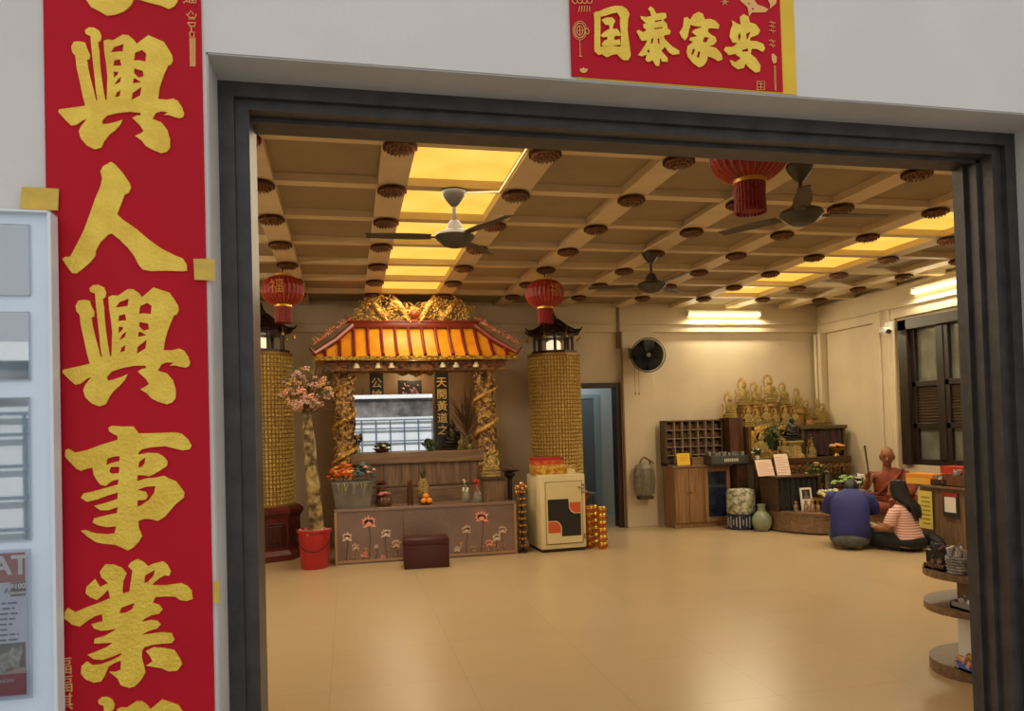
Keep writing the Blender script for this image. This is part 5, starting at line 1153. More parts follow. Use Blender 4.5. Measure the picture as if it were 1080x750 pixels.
obj('tray_stand', B().b2(-.08,.08,-.08,.08,0,.889,.004), m_altw, None, loc=(5.525,9.95,0), label='narrow dark wooden stand under the right half of the grey tray', cat='stand')
t = thing('storage_drum','round drum with silver patterned top half and dark blue base, beside the oak cabinet','drum',(5.36,9.66,0))
obj('base', B().lathe([(0,0),(.175,0),(.18,.02),(.185,.2),(.19,.22),(0,.22)],26), M('navy_plastic',(30,38,72),.35), t, True)
obj('drum_body', B().lathe([(0,.22),(.185,.22),(.195,.24),(.195,.5),(.18,.545),(.1,.56),(0,.56)],26), relief('silver_pattern',(206,204,178),(120,126,104),26,.5,.1,.4), t, True)
b = B()
for k in range(26): 
    a = 6.283*k/26; b.box((.188*math.cos(a),.188*math.sin(a),.11),(.006,.014,.08+.04*(k%3)),0,rot=(0,0,a))
obj('white_motif', b, M('pale_print',(170,170,170),.5), t)
obj('celadon_jar', B().lathe([(0,0),(.07,0),(.11,.04),(.135,.11),(.13,.18),(.09,.24),(.055,.27),(.05,.33),(.065,.36),(.055,.36),(.045,.33),(0,.3)],26), M('celadon',(146,158,128),.22,vary=.12,scale=8), None, True, loc=(5.50,9.36,0), label='green-grey celadon jar on the floor in front of the patterned drum', cat='jar')

# ------------------------------------------------------------------ low wooden platform with curved front
t = thing('platform','low wooden platform with a curved front below the golden altar','platform',(6.4,9.0,0)); PZ = .28
out = [(5.62,9.58),(5.62,9.55)]+[(5.62+ .50*(1-math.cos(a)), 9.55-0.90*math.sin(a)) for a in [R(k*9) for k in range(1,11)]]+[(6.5,8.42),(7.16,8.08),(7.16,9.58)]
b = B(); b.prism(out,[],lambda u,v,w: Vector((u-6.4,v-9.0,.02+(PZ-.03)*w)),1.0); obj('riser', b, m_woodh, t)
b = B(); b.prism([(x-.012 if x<6 else x,y-.014) for x,y in out[:-1]]+[out[-1]],[],lambda u,v,w: Vector((u-6.4,v-9.0,PZ-.03+.03*w)),1.0); obj('deck', b, m_woodh, t)
t = thing('black_draped_stand','small wooden stand draped in black on the platform','stand',(5.95,9.30,PZ)); b = B(); b.b2(-.35,-.31,-.15,.25,0,.44,.004); b.b2(-.35,.33,-.17,.27,.44,.465,.004); b.b2(.29,.33,-.15,.25,0,.44,.004); obj('frame', b, m_altw, t)
b = B()
for k in range(28): x = -.30+k*.0215; b.tube([(x,-.12+.012*math.sin(k*1.7),.435),(x,-.125+.02*math.sin(k*1.7),.2),(x,-.13+.024*math.sin(k*1.7),.01)],.0145,6)
obj('black_cloth', b, M('black_cloth',(34,32,32),.8), t)
for i, (px_, y0, y1, w, rz, lb) in enumerate(((808.5,501,484,.265,.12,'tilted pinkish white page of text, left one on the black stand'),(827,500,478,.20,-.05,'tilted pinkish white page of text, right one on the black stand'))):
    p = pY(px_, y0, 9.33); h = pY(px_, y1, 9.38).z-p.z
    t = thing('text_page', lb, 'page', (p.x,9.33,PZ+.466), rz, 'tilted text pages'); mt = Matrix.Rotation(R(-18),4,'X')
    b = B(); b.b2(-w/2,w/2,-.004,.004,0,h*1.06); b.xf(mt); pg = obj('page', b, M('pink_white_page',(236,212,192),.6), t)
    b = B(); 
    for k in range(7): b.b2(-w*.4,w*(.4 if k%3 else .2),-.0055,-.004,h*(.12+.125*k),h*(.15+.125*k))
    b.xf(mt); obj('text_lines', b, M('faded_red_ink',(200,150,140),.6), pg)
t = thing('portrait_frame','white framed portrait leaning on the black stand on the platform','picture',(5.98,9.02,PZ)); mt = Matrix.Rotation(R(-8),4,'X')
b = B(); b.b2(-.085,.085,-.008,.008,0,.31,.003); b.xf(mt); obj('white_mount', b, m_paper, t); b = B(); b.b2(-.06,.06,-.0105,-.007,.16,.285); b.xf(mt); ph = obj('photo', b, M('grey_photo',(70,66,62),.4,vary=.4,scale=20), t)
b = B(); b.ball((0,-.011,.235),(.02,.004,.028),10,6); b.prism([(-.045,.165),(.045,.165),(.035,.195),(.012,.21),(-.012,.21),(-.035,.195)],[],lambda u,v,w: Vector((u,-.0105-.003*w,v)),1.0); b.xf(mt); obj('portrait_bust', b, M('grey_bust',(120,112,104),.5), ph)
fig = None
for i, (x, y, s_, lb) in enumerate(((5.82,9.04,1.0,'small pale figurine left of the white framed portrait'),(5.90,8.93,1.15,'brown figurine, first of the row before the white framed portrait'),(5.98,8.91,1.2,'brown figurine, middle of the row before the white framed portrait'),(6.06,8.90,1.1,'brown figurine, last of the row before the white framed portrait'),(6.12,9.0,1.0,'small pale figurine right of the white framed portrait'))):
    if fig is None:
        fig = thing('figurine', lb, 'figurine', (x,y,PZ), 0, 'small figurines by the portrait'); obj('body', B().lathe([(0,0),(.03,0),(.032,.015),(.024,.03),(.028,.06),(.022,.09),(.01,.1),(0,.1)],12), M('figurine_glaze',(186,150,110),.4,col2=(110,72,50),scale=30), fig, True); obj('head', B().ball((0,0,.118),.02,10,7), M('figurine_glaze',(186,150,110)), fig, True)
    else: dup(fig, (x,y,PZ), i*.3, lb, None, s_)
t = posy('offering_tray','large gold footed tray of wrapped white, green and blue offerings on the platform',(6.27,8.93,PZ),[(0,0),(.09,0),(.08,.03),(.045,.06),(.05,.10),(.16,.13),(.24,.15),(.25,.165)],m_goldsm,[(M('cream_wrap',(226,218,170),.5,vary=.2,scale=20),26,0),(M('green_wrap',(120,150,90),.5),8,.02),(M('blue_wrap',(96,120,190),.5),7,.05)],.20,.12,60,leaf=False,sz=.038,cat='offering')
posy('golden_flower_stand','golden spray of leaves on a gold vase behind the large offering tray',(6.40,9.40,PZ),[(0,0),(.08,0),(.05,.05),(.09,.16),(.06,.28),(.08,.32)],m_goldsm,[(m_goldfine,18,0)],.16,.30,61,n=40,sz=.024,cat='flower stand')
posy('red_flower_pot','dark red pot with red leaves right of the large offering tray',(6.58,9.22,PZ),[(0,0),(.08,0),(.11,.12),(.12,.22),(.10,.24)],M('dark_red_glaze',(116,40,32),.35),[(M('dark_leaf',(80,40,34)),14,0)],.10,.08,62,leaf=False,cat='pot')
posy('flower_basket','white and green bunch of flowers behind the man in blue',(6.72,8.97,PZ),[(0,0),(.10,0),(.14,.14),(.16,.26)],M('white_basket',(206,204,190),.6),[(m_whitef,34,.08),(M('pale_green_petal',(150,176,110),.6),20,-.12)],.24,.20,63,n=30,sz=.034,cat='flowers')

# ------------------------------------------------------------------ counter along the right wall with goods
CX_ = 6.62; CZ = .70
t = thing('goods_counter','wooden counter with goods on top along the right wall behind the woman','counter',(6.95,6.3,0)); 
obj('body', B().b2(-.31,.30,-1.7,1.45,0,CZ-.03,.004), m_wood, t); obj('counter_top', B().b2(-.35,.30,-1.72,1.48,CZ-.03,CZ,.005), m_woodh, t)
b = B()
for k in range(5): b.b2(-.312,-.308,-1.7+k*.62,-1.7+k*.62+.006,.03,CZ-.03)
obj('panel_joints', b, M('joint_dark',(70,54,46)), t)
q0, q1 = pX(968.5,517,CX_), pX(983,519,CX_); zb = pX(968.5,556,CX_).z
t = thing('yellow_notice','tall yellow notice hanging on the counter front behind the woman','notice',(CX_-.005,(q0.y+q1.y)/2,zb)); hw = abs(q0.y-q1.y)/2; hh = q0.z-zb
obj('sheet', B().b2(-.003,.003,-hw,hw,0,hh), M('yellow_sheet',(222,206,96),.55), t); b = B(); rg = random.Random(1)
for k in range(7): b.b2(-.0045,-.0028,-hw*.7,hw*rg.uniform(.3,.7),hh*(.12+.115*k),hh*(.16+.115*k))
obj('printed_lines', b, M('olive_ink',(150,140,60),.6), t)
q0, q1 = pX(994.5,519,CX_), pX(1010.5,521,CX_); zb = pX(1002,545.5,CX_).z
t = thing('payment_sign','framed payment sign with red head and dark foot on the counter front','sign',(CX_-.006,(q0.y+q1.y)/2,zb)); hw = abs(q0.y-q1.y)/2; hh = q0.z-zb
obj('backing', B().b2(-.004,.004,-hw,hw,0,hh,.002), M('sign_dark',(44,50,52),.4), t); obj('red_head', B().b2(-.0055,-.003,-hw,hw,hh*.84,hh), M('sign_red',(150,44,40),.5), t); obj('white_field', B().b2(-.0055,-.003,-hw*.74,hw*.74,hh*.2,hh*.82), m_paper, t)
def packs(name, label, loc, d, n, cols, seed, cat='packets', sz=.05, group=None):
    """open tray heaped with small packets: a thing with its tray and heaps of packets in a few colours"""
    t = thing(name, label, cat, loc, 0, group); rg = random.Random(seed)
    b = B(); b.b2(-d[0]/2,d[0]/2,-d[1]/2,d[1]/2,0,.012); 
    for (x0,x1,y0,y1) in ((-d[0]/2,d[0]/2,-d[1]/2,-d[1]/2+.01),(-d[0]/2,d[0]/2,d[1]/2-.01,d[1]/2),(-d[0]/2,-d[0]/2+.01,-d[1]/2,d[1]/2),(d[0]/2-.01,d[0]/2,-d[1]/2,d[1]/2)): b.b2(x0,x1,y0,y1,0,d[2])
    obj('tray', b, cols[0], t)
    for mt in cols[1:]:
        b = B()
        for k in range(n): b.box((rg.uniform(-.42,.42)*d[0],rg.uniform(-.42,.42)*d[1],d[2]*rg.uniform(.5,1.35)),(sz*rg.uniform(.7,1.3),sz*.35,sz*rg.uniform(.7,1.2)),.004,rot=(rg.uniform(-.7,.7),rg.uniform(-.7,.7),rg.uniform(0,3)))
        obj('packets', b, mt, t)
    return t
m_cw = M('clear_wrap',(196,190,190),.25,vary=.3,scale=20); m_pw = M('purple_wrap',(120,84,96),.4,vary=.3,scale=20); m_brw = M('brown_wrap',(116,76,48),.45,vary=.3,scale=20); m_orw = M('orange_wrap',(226,150,60),.4); m_rdw = M('red_wrap',(180,56,44),.45); m_blw = M('blue_wrap2',(70,96,170),.4)
packs('packet_tray','tray heaped with clear wrapped packets on the front of the counter',(6.78,7.05,CZ),(.34,.62,.13),16,[m_brw,m_cw,m_pw,m_brw],1)
carton((6.70,7.72,CZ+.0), R(-80), (.36,.22,.12), 'orange and yellow printed box at the far end of the counter', M('orange_carton',(240,168,60),.45,col2=(226,190,90),scale=10), m_orw)
carton((7.02,7.50,CZ), R(-85), (.44,.2,.20), 'red printed box on the counter against the right wall', M('red_carton',(186,62,46),.45,col2=(206,130,90),scale=12), m_rdw)
packs('snack_tray','low tray of brown snack packets beside the heaped clear packets',(6.74,7.42,CZ),(.26,.24,.07),12,[m_altw,m_brw,m_cw],2)
packs('red_packet_tray','tray of red and white packets nearest the door jamb on the counter',(7.0,6.85,CZ),(.22,.5,.18),12,[m_rdw,m_rdw,m_cw],3)
t = thing('notice_stack','pale printed sheet hanging on the end of the counter beside the monk','notice',(6.9,7.785,.30)); obj('sheet', B().b2(-.2,.2,-.003,.003,0,.36), M('dull_sheet',(170,160,120),.6), t)

# ------------------------------------------------------------------ round-ended display unit just inside the door, at the right jamb
t = thing('display_unit','wooden display unit with three rounded shelves beside the right door jamb','shelf',(3.72,3.75,0))
m_sh = wood('display_wood',(132,104,76),(98,74,52),.4,axis=0)
def dshape(r, x1=.5, y1=.34): return [(x1,-r*.78)]+[(r*math.cos(R(a)),r*.82*math.sin(R(a))) for a in range(-90,-271,-12)]+[(0,r*.82),(x1,r*.82)]
for z0, z1, r in ((.0,.07,.40),(.36,.40,.42),(.56,.60,.42)):
    b = B(); b.prism(dshape(r),[],lambda u,v,w: Vector((u,v,z0+(z1-z0)*w)),1.0); obj('rounded_shelf', b, m_sh, t)
obj('centre_post', B().b2(-.18,-.07,-.02,.12,.07,.30,.004).b2(-.17,-.08,-.01,.11,.28,.36,.003), m_white, t); obj('upper_post', B().b2(-.12,.0,.06,.18,.40,.56,.004), m_sh, t); obj('side_board', B().b2(.46,.5,-.3,.36,0,1.15,.004), m_sh, t)

def basket(loc, label, r, h, c1, c2, seed):
    t = thing('basket', label, 'basket', loc); b = B(); b.lathe([(0,0),(r*.8,0),(r,h),(r*.95,h),(r*.78,.01),(0,.01)],18); obj('liner', b, c2, t)
    b = B()
    for j in range(6):
        z = h*(j+.5)/6; rr_ = r*(.8+.2*z/h)+.003
        b.tube([(rr_*math.cos(.2618*k)*(1+.03*((k+j)%2)),rr_*math.sin(.2618*k)*(1+.03*((k+j)%2)),z) for k in range(25)],h*.075,5)
    obj('weave', b, c1, t); b = B(); rg = random.Random(seed)
    for k in range(14): b.box((rg.uniform(-.6,.6)*r,rg.uniform(-.6,.6)*r,h*rg.uniform(.8,1.25)),(.05,.02,.06),.004,rot=(rg.uniform(-.7,.7),rg.uniform(-.7,.7),rg.uniform(0,3)))
    obj('packets', b, m_cw, t); return t
basket((3.385,3.67,.60),'grey speckled basket on the top rounded shelf of the display unit',.062,.10,M('grey_weave',(160,156,156),.6,vary=.4,scale=40),m_grey,1)
basket((3.445,3.575,.60),'white lattice basket on the top rounded shelf, nearest the door jamb',.055,.12,M('white_weave',(230,226,214),.5),m_black,2)
packs('brown_packets','heap of brown wrapped packets on the left of the top rounded shelf',(3.40,3.81,.60),(.12,.16,.03),14,[m_brw,m_brw,M('dark_brown_wrap',(84,54,36),.4)],5,sz=.035)
packs('dark_packets','dark tray of purple packets behind the baskets on the top shelf',(3.50,3.86,.60),(.16,.2,.09),14,[m_black,m_pw,M('dark_wrap',(60,58,66),.4)],6,sz=.04)
packs('grey_packets','grey and white packets on the middle rounded shelf',(3.43,3.62,.40),(.14,.2,.04),12,[m_grey,m_cw,m_pw],7,sz=.035)
packs('blue_box_of_snacks','blue open box of colourful snack packets on the bottom shelf',(3.40,3.60,.07),(.13,.15,.045),14,[m_blw,M('peach_wrap',(226,160,130),.4),m_orw,m_pw,m_cw],8,sz=.04)
t = thing('metal_dish','shallow steel dish on the floor beside the woman','dish',(6.38,7.06,0)); obj('dish', B().lathe([(0,0),(.08,0),(.12,.045),(.125,.05),(.115,.048),(.07,.008),(0,.008)],20), m_chrome, t, True)

# ------------------------------------------------------------------ covered extinguisher hanging on the pillar
t = thing('hanging_bag','grey plastic bag of folded cloth hanging on the pillar beside the doorway','bag',(4.20,Y1-.20,.46))
b = B(); b.lathe([(0,0),(.10,.0),(.15,.05),(.165,.2),(.155,.36),(.13,.44),(.08,.47),(0,.46)],18,sy=.6); rg = random.Random(3)
obj('bag_body', b, M('grey_bag',(150,142,122),.4,vary=.3,scale=16,bump=.8,bscale=16), t, True)
b = B()
for k in range(9): x = -.11+.0275*k; b.tube([(x,-.09,.03),(x*1.1,-.103,.2),(x,-.09,.40)],.007,5)
obj('folds', b, M('bag_fold',(128,120,100),.5), t)
b = B(); b.tube([(-.07,0,.45),(-.04,0,.53),(.02,.04,.56),(.08,0,.52),(.1,0,.45)],.012,6); b.tube([(.02,.03,.55),(.1,-.03,.5),(.14,-.04,.46)],.01,6); obj('handles', b, M('bag_handle',(96,78,60),.5), t)
b = B(); b.b2(-.1,.12,-.05,.08,-.05,.0,.01); obj('bracket', b, M('dark_bracket',(70,54,40),.5), t); b = B(); b.cyl((.02,.1,.56),(.02,.04,.56),.006,n=6); obj('hook', b, m_chrome, t)
# ------------------------------------------------------------------ people
def skin_mesh(pts, edges, sub=2):
    """grow one continuous surface round a jointed skeleton: pts = {name: (co, radius)}; the first joint is the root"""
    names = list(pts); me = bpy.data.meshes.new('skeleton'); me.from_pydata([pts[n][0] for n in names], [(names.index(a), names.index(b)) for a, b in edges], [])
    o = bpy.data.objects.new('skeleton', me); COL.objects.link(o)
    md = o.modifiers.new('Skin', 'SKIN'); md.use_smooth_shade = True; md.branch_smoothing = 0.4
    if not me.skin_vertices: bpy.context.view_layer.objects.active = o; bpy.ops.mesh.customdata_skin_add()
    for i, n in enumerate(names):
        r = pts[n][1]; me.skin_vertices[0].data[i].radius = r if hasattr(r,'__len__') else (r, r); me.skin_vertices[0].data[i].use_root = (i == 0)
    sb = o.modifiers.new('Sub', 'SUBSURF'); sb.levels = sub; sb.render_levels = sub
    bpy.context.view_layer.update()
    out = bpy.data.meshes.new_from_object(o.evaluated_get(bpy.context.evaluated_depsgraph_get()))
    bpy.data.objects.remove(o); return out
def chain(*names): return list(zip(names, names[1:]))
def head(b, c, s=1.0, rot=(0,0,0), ears=True):
    """head looking along +Y; material slots: 0 skin, 1 dark eyes and brows, 2 lips"""
    e = Euler(rot).to_matrix(); k0 = len(b.bm.verts); b.bm.verts.ensure_lookup_table()
    b.m = 0; b.ball((0,0,0),(1,1,1),22,16); b.bm.verts.ensure_lookup_table()
    for v in b.bm.verts[k0:]:
        x, y, z = v.co
        w = .078*(1-.22*max(0,-z)**1.3+.04*max(0,z)); d = .098*(1-.10*max(0,-z) if y > 0 else 1.0-.25*max(0,-z)); h = .118
        X_, Y_, Z_ = x*w, y*d, z*h
        if y > .3:                                    # flatten the face, set in the eyes, push out chin and brow
            Y_ -= .010*(y-.3); 
            if -.15 < z < .22 and .18 < abs(x) < .6: Y_ -= .009
            if z < -.7: Y_ += .014
            if .2 < z < .42: Y_ += .004
        v.co = Vector((X_, Y_, Z_))
    b.tube([(0,.086,.018),(0,.098,-.005),(0,.112,-.028),(0,.092,-.036)],[.008,.010,.014,.006],8)
    for s_ in (-1,1):
        b.ball((s_*.010,.098,-.032),(.008,.009,.007),6,4)
        b.m = 1; b.ball((s_*.030,.078,.012),(.011,.006,.006),8,5); b.tube([(s_*.016,.089,.032),(s_*.030,.089,.036),(s_*.045,.080,.031)],[.002,.003,.0015],5); b.m = 0
        b.ball((s_*.030,.0775,.019),(.014,.008,.006),8,5)
        if ears:
            b.ball((s_*.078,-.005,-.005),(.010,.020,.032),8,6,rot=(0,0,s_*-.35)); b.ball((s_*.078,.002,-.035),(.007,.010,.014),6,5)
    b.m = 2; b.ball((0,.087,-.060),(.024,.008,.005),10,5); b.ball((0,.086,-.068),(.020,.008,.006),10,5); b.m = 0
    b.bm.verts.ensure_lookup_table()
    for v in b.bm.verts[k0:]: v.co = e @ (v.co*s) + Vector(c)
def hand(b, wrist, d, palm, side, curl=0.6, s=1.0, spread=.12):
    """palm box and five separate jointed fingers; d: pointing direction, palm: the way the palm faces, side: towards the thumb"""
    d = Vector(d).normalized(); n = Vector(palm); n = (n-d*n.dot(d)).normalized(); t = d.cross(n); t = t if t.dot(Vector(side)) > 0 else -t
    w = Vector(wrist)
    def P(a, c, e): return w+(d*a+t*c+n*e)*s
    b.tube([P(0,0,0),P(.03,.002,.002),P(.062,.003,.004),P(.088,.002,.006)],[.024*s,.034*s,.040*s,.034*s],10,flat=.45)
    for i, (off, L_) in enumerate(((.030,.072),(.010,.082),(-.010,.076),(-.029,.060))):
        p = P(.080,off,.004); a = 0.0; dd = (d+t*(spread*(1.5-i)/1.5)).normalized(); pts = [p]
        for f in (.45,.32,.23):
            a += curl*(.55+.25*i*.2); p = p+(dd*math.cos(a)+n*math.sin(a))*L_*f*s; pts.append(p)
        b.tube(pts,[.0092*s,.0085*s,.0078*s,.005*s],8)
    p = P(.022,.030,.008); pts = [p, P(.045,.052,.016), P(.066,.054,.030), P(.080,.046,.040)]
    b.tube(pts,[.013*s,.011*s,.0098*s,.006*s],8)
m_skin = M('skin_tan',(188,134,96),.55,vary=.04,scale=10); m_skin2 = M('skin_brown',(150,98,66),.5,vary=.05,scale=10); m_eye = M('eye_dark',(30,22,18),.4); m_lip = M('lip_brown',(140,82,68),.5)
m_hair = M('black_hair',(20,17,16),.42,bump=.5,bscale=90)
def part_mesh(name, me, mats, parent, extra=None):
    b = B(); b.add_mesh(me, 0); bpy.data.meshes.remove(me)
    if extra: extra(b)
    me2 = bpy.data.meshes.new(name); b.bm.to_mesh(me2); b.bm.free()
    for m_ in mats: me2.materials.append(m_)
    for p in me2.polygons: p.use_smooth = True
    o = bpy.data.objects.new(name, me2); COL.objects.link(o); o.parent = parent; return o

# ---- man in blue, kneeling with his back to the door
t = thing('person','man in a blue short-sleeved shirt and jean shorts kneeling with his back to the door','person',(5.66,7.72,0), R(-40))
pts = {'pel':((0,-.01,.20),.10),'wai':((0,.01,.36),.10),'che':((0,.08,.52),.10),'nb':((0,.16,.60),.07),'nk':((0,.235,.625),.05),'hd':((0,.30,.63),.06)}
edges = chain('pel','wai','che','nb','nk','hd')
for s_, q in ((-1,'l'),(1,'r')):
    pts.update({q+'h':((s_*.10,.04,.17),.075),q+'k':((s_*.17,.42,.10),.06),q+'c':((s_*.14,.20,.06),.05),q+'a':((s_*.10,-.04,.05),.042),q+'f':((s_*.09,-.12,.035),.03),
                q+'s':((s_*.17,.11,.57),.055),q+'e':((s_*.245,.22,.36),.042),q+'w':((s_*.12,.41,.40),.029)})
    edges += chain('pel',q+'h',q+'k',q+'c',q+'a',q+'f')+chain('che',q+'s',q+'e',q+'w')
def man_extra(b):
    head(b,(0,.345,.655),1.0,(R(-46),0,R(-4)))
    for s_ in (-1,1): hand(b,(s_*.12,.41,.40),(-s_*.55,.6,.45),(-s_,.1,0),(0,-.3,1),.35,.95)
part_mesh('body', skin_mesh(pts, edges), [m_skin, m_eye, m_lip], t, man_extra)
m_blue_sh = M('blue_shirt',(42,48,120),.75,vary=.12,scale=7,bump=.3,bscale=14)
b = B(); b.loft([(0,-.03,.10,.195,.15),(0,-.035,.13,.212,.172),(0,-.03,.22,.215,.17),(0,0,.34,.208,.16),(0,.045,.46,.215,.152),(0,.085,.55,.215,.14),(0,.125,.61,.185,.118),(0,.17,.645,.115,.09),(0,.205,.665,.072,.066)])
for s_ in (-1,1): b.tube([(s_*.13,.11,.575),(s_*.20,.125,.55),(s_*.235,.165,.47),(s_*.245,.20,.405)],[.07,.084,.08,.072],14)
obj('shirt', b, m_blue_sh, t, True, angle=75)
b = B(); b.ball((0,-.035,.115),(.205,.195,.112),22,12)
for s_ in (-1,1): b.tube([(s_*.10,.0,.13),(s_*.14,.16,.13),(s_*.17,.33,.12),(s_*.172,.40,.115)],[.12,.108,.095,.086],14)
obj('shorts', b, M('washed_denim',(92,98,98),.85,vary=.2,scale=12), t, True, angle=75)
b = B(); b.ball((0,0,0),(.086,.105,.122),22,14); b.bm.verts.ensure_lookup_table()
for v in b.bm.verts:
    if v.co.y > .05 and v.co.z < .05: v.co.y = .05
    if v.co.z < -.105: v.co.z = -.105
b.xf(Matrix.Translation((0,.335,.662)) @ Matrix.Rotation(R(-46),4,'X')); obj('hair', b, m_hair, t, True)
# ---- woman in a pink striped tee, cross-legged, turned towards the monk
t = thing('person','woman with long black hair and pink striped shirt sitting cross-legged on the floor','person',(6.13,7.34,0), R(18))
pts = {'pel':((0,0,.13),.065),'wai':((0,.03,.26),.085),'che':((0,.06,.40),.085),'nb':((0,.075,.50),.07),'nk':((0,.09,.555),.042),'hd':((0,.11,.62),.06)}
edges = chain('pel','wai','che','nb','nk','hd')
for s_, q in ((-1,'l'),(1,'r')):
    kn, ca, an, ft = ((-.15,.36,.10),(-.02,.33,.075),(.12,.30,.06),(.22,.28,.045)) if s_ < 0 else ((.40,.04,.085),(.34,-.12,.065),(.24,-.22,.05),(.15,-.27,.035))
    pts.update({q+'h':((s_*.08,.04,.11),.058),q+'k':(kn,.052),q+'c':(ca,.05),q+'a':(an,.036),q+'f':(ft,.03),
                q+'s':((s_*.15,.055,.46),.052),q+'e':((s_*.215,.12,.26),.037),q+'w':((s_*.14,.33,.235),.025)})
    edges += chain('pel',q+'h',q+'k',q+'c',q+'a',q+'f')+chain('che',q+'s',q+'e',q+'w')
def wo_extra(b):
    head(b,(0,.13,.665),.95,(R(-12),0,R(14)))
    for s_ in (-1,1): hand(b,(s_*.14,.33,.235),(-s_*.4,.8,.0),(-s_*.1,0,1),(s_,0,.2),.5,.85)
part_mesh('body', skin_mesh(pts, edges), [m_skin, m_eye, m_lip], t, wo_extra)
m_stripe = bpy.data.materials.new('pink_stripes'); m_stripe.use_nodes = True; nt = m_stripe.node_tree; p = nt.nodes['Principled BSDF']; p.inputs['Roughness'].default_value = .8
tc = nt.nodes.new('ShaderNodeTexCoord'); wv = nt.nodes.new('ShaderNodeTexWave'); wv.bands_direction = 'Z'; wv.inputs['Scale'].default_value = 11; wv.inputs['Distortion'].default_value = .8
cr = nt.nodes.new('ShaderNodeValToRGB'); cr.color_ramp.elements[0].position = .35; cr.color_ramp.elements[1].position = .6; cr.color_ramp.elements[0].color = rgb((196,132,128)); cr.color_ramp.elements[1].color = rgb((236,206,190))
nt.links.new(tc.outputs['Object'], wv.inputs['Vector']); nt.links.new(wv.outputs['Fac'], cr.inputs['Fac']); nt.links.new(cr.outputs['Color'], p.inputs['Base Color'])
b = B(); b.loft([(0,-.01,.05,.165,.135),(0,-.01,.09,.178,.148),(0,.0,.16,.17,.14),(0,.025,.26,.152,.122),(0,.05,.36,.165,.122),(0,.06,.43,.166,.112),(0,.068,.475,.14,.095),(0,.075,.505,.085,.07),(0,.082,.52,.06,.055)])
for s_ in (-1,1): b.tube([(s_*.10,.058,.445),(s_*.16,.065,.43),(s_*.19,.085,.36),(s_*.205,.105,.30)],[.055,.068,.066,.062],14)
obj('shirt', b, m_stripe, t, True, angle=75)
b = B(); b.ball((0,-.01,.10),(.186,.165,.10),20,10)
b.tube([(-.08,.03,.10),(-.13,.2,.11),(-.155,.35,.105),(-.12,.385,.095),(-.02,.34,.08),(.10,.305,.065)],[.105,.095,.082,.078,.07,.052],14)
b.tube([(.09,.03,.10),(.24,.05,.10),(.39,.045,.09),(.415,-.01,.085),(.35,-.12,.07),(.26,-.21,.055)],[.11,.098,.08,.076,.066,.05],14)
obj('trousers', b, M('black_trousers',(26,25,28),.75,vary=.2,scale=8), t, True, angle=75)
b = B(); b.ball((0,0,0),(.083,.098,.122),22,14); b.bm.verts.ensure_lookup_table()
for v in b.bm.verts:
    if v.co.y > .055 and v.co.z < .065: v.co.y = .055
b.xf(Matrix.Translation((0,.118,.675)) @ Matrix.Rotation(R(-12),4,'X') @ Matrix.Rotation(R(14),4,'Z'))
rg = random.Random(12)
for k in range(46):
    u = k/45; a = R(150+240*u); x0 = .075*math.cos(a); y0 = .115+.085*math.sin(a)
    low = .30+.08*rg.random()+.22*abs(u-.5); xo = x0*.95+.015; yo = -.075-.03*rg.random() if .12 < u < .88 else -.04
    b.tube([(x0*.7,y0*.8+.02,.775),(x0*1.05,y0,.70),(x0*1.08,y0-.03,.60),(xo,yo+.02,.50),(xo*.85+.01,yo,.40),(xo*.6+.015,yo+.0,low)],[.014,.018,.019,.017,.012,.003],7)
obj('hair', b, m_hair, t, True)
b = B(); b.box((-.10,.47,.235),(.17,.12,.006),.002,rot=(R(12),0,R(10))); obj('booklet', b, M('booklet_paper',(206,196,170),.6), None, loc=None, label='x', cat='x') if False else b.bm.free()

# ---- monk in an ochre robe on the platform, facing the two visitors
t = thing('person','shaven-headed monk in an orange-brown robe sitting on the platform holding up a stick','person',(6.86,8.58,PZ), R(150))
pts = {'pel':((0,0,.12),.11),'wai':((0,.0,.27),.10),'che':((0,.02,.43),.11),'nb':((0,.03,.53),.075),'nk':((0,.045,.59),.052),'hd':((0,.06,.65),.065)}
edges = chain('pel','wai','che','nb','nk','hd')
for s_, q in ((-1,'l'),(1,'r')):
    el, wr = ((s_*.25,.14,.28),(s_*.08,.34,.22)) if s_ < 0 else ((.27,.10,.30),(.27,.31,.44))
    pts.update({q+'h':((s_*.12,.05,.11),.105),q+'k':((s_*.32,.22,.09),.066),q+'c':((s_*.16,.34,.075),.055),q+'a':((-s_*.04,.34+.04*s_,.06),.04),q+'f':((-s_*.13,.34+.05*s_,.045),.03),
                q+'s':((s_*.18,.02,.48),.062),q+'e':(el,.044),q+'w':(wr,.03)})
    edges += chain('pel',q+'h',q+'k',q+'c',q+'a',q+'f')+chain('che',q+'s',q+'e',q+'w')
def mo_extra(b):
    head(b,(0,.09,.715),1.05,(R(-16),0,R(-10)))
    hand(b,(-.08,.34,.22),(.8,.5,-.1),(0,.2,-1),(0,1,.3),.4,1.0)
    hand(b,(.27,.31,.44),(0,.35,.9),(-1,.25,-.1),(0,1,-.3),1.15,1.0,.04)
part_mesh('body', skin_mesh(pts, edges), [m_skin2, m_eye, m_lip], t, mo_extra)
m_robe = M('ochre_robe',(146,68,38),.8,col2=(106,44,26),scale=9,bump=.4,bscale=16); m_robe2 = M('robe_fold',(180,96,50),.8)
b = B(); b.loft([(-.005,0,.03,.20,.17),(-.005,0,.12,.198,.17),(-.01,.01,.26,.172,.15),(-.015,.02,.38,.185,.15),(-.03,.025,.46,.175,.13),(-.05,.03,.51,.135,.10),(-.06,.035,.54,.09,.075),(-.05,.04,.565,.06,.058)])
b.tube([(-.12,.03,.485),(-.19,.04,.46),(-.255,.13,.32),(-.20,.22,.25),(-.10,.30,.22)],[.07,.09,.09,.08,.06],14)
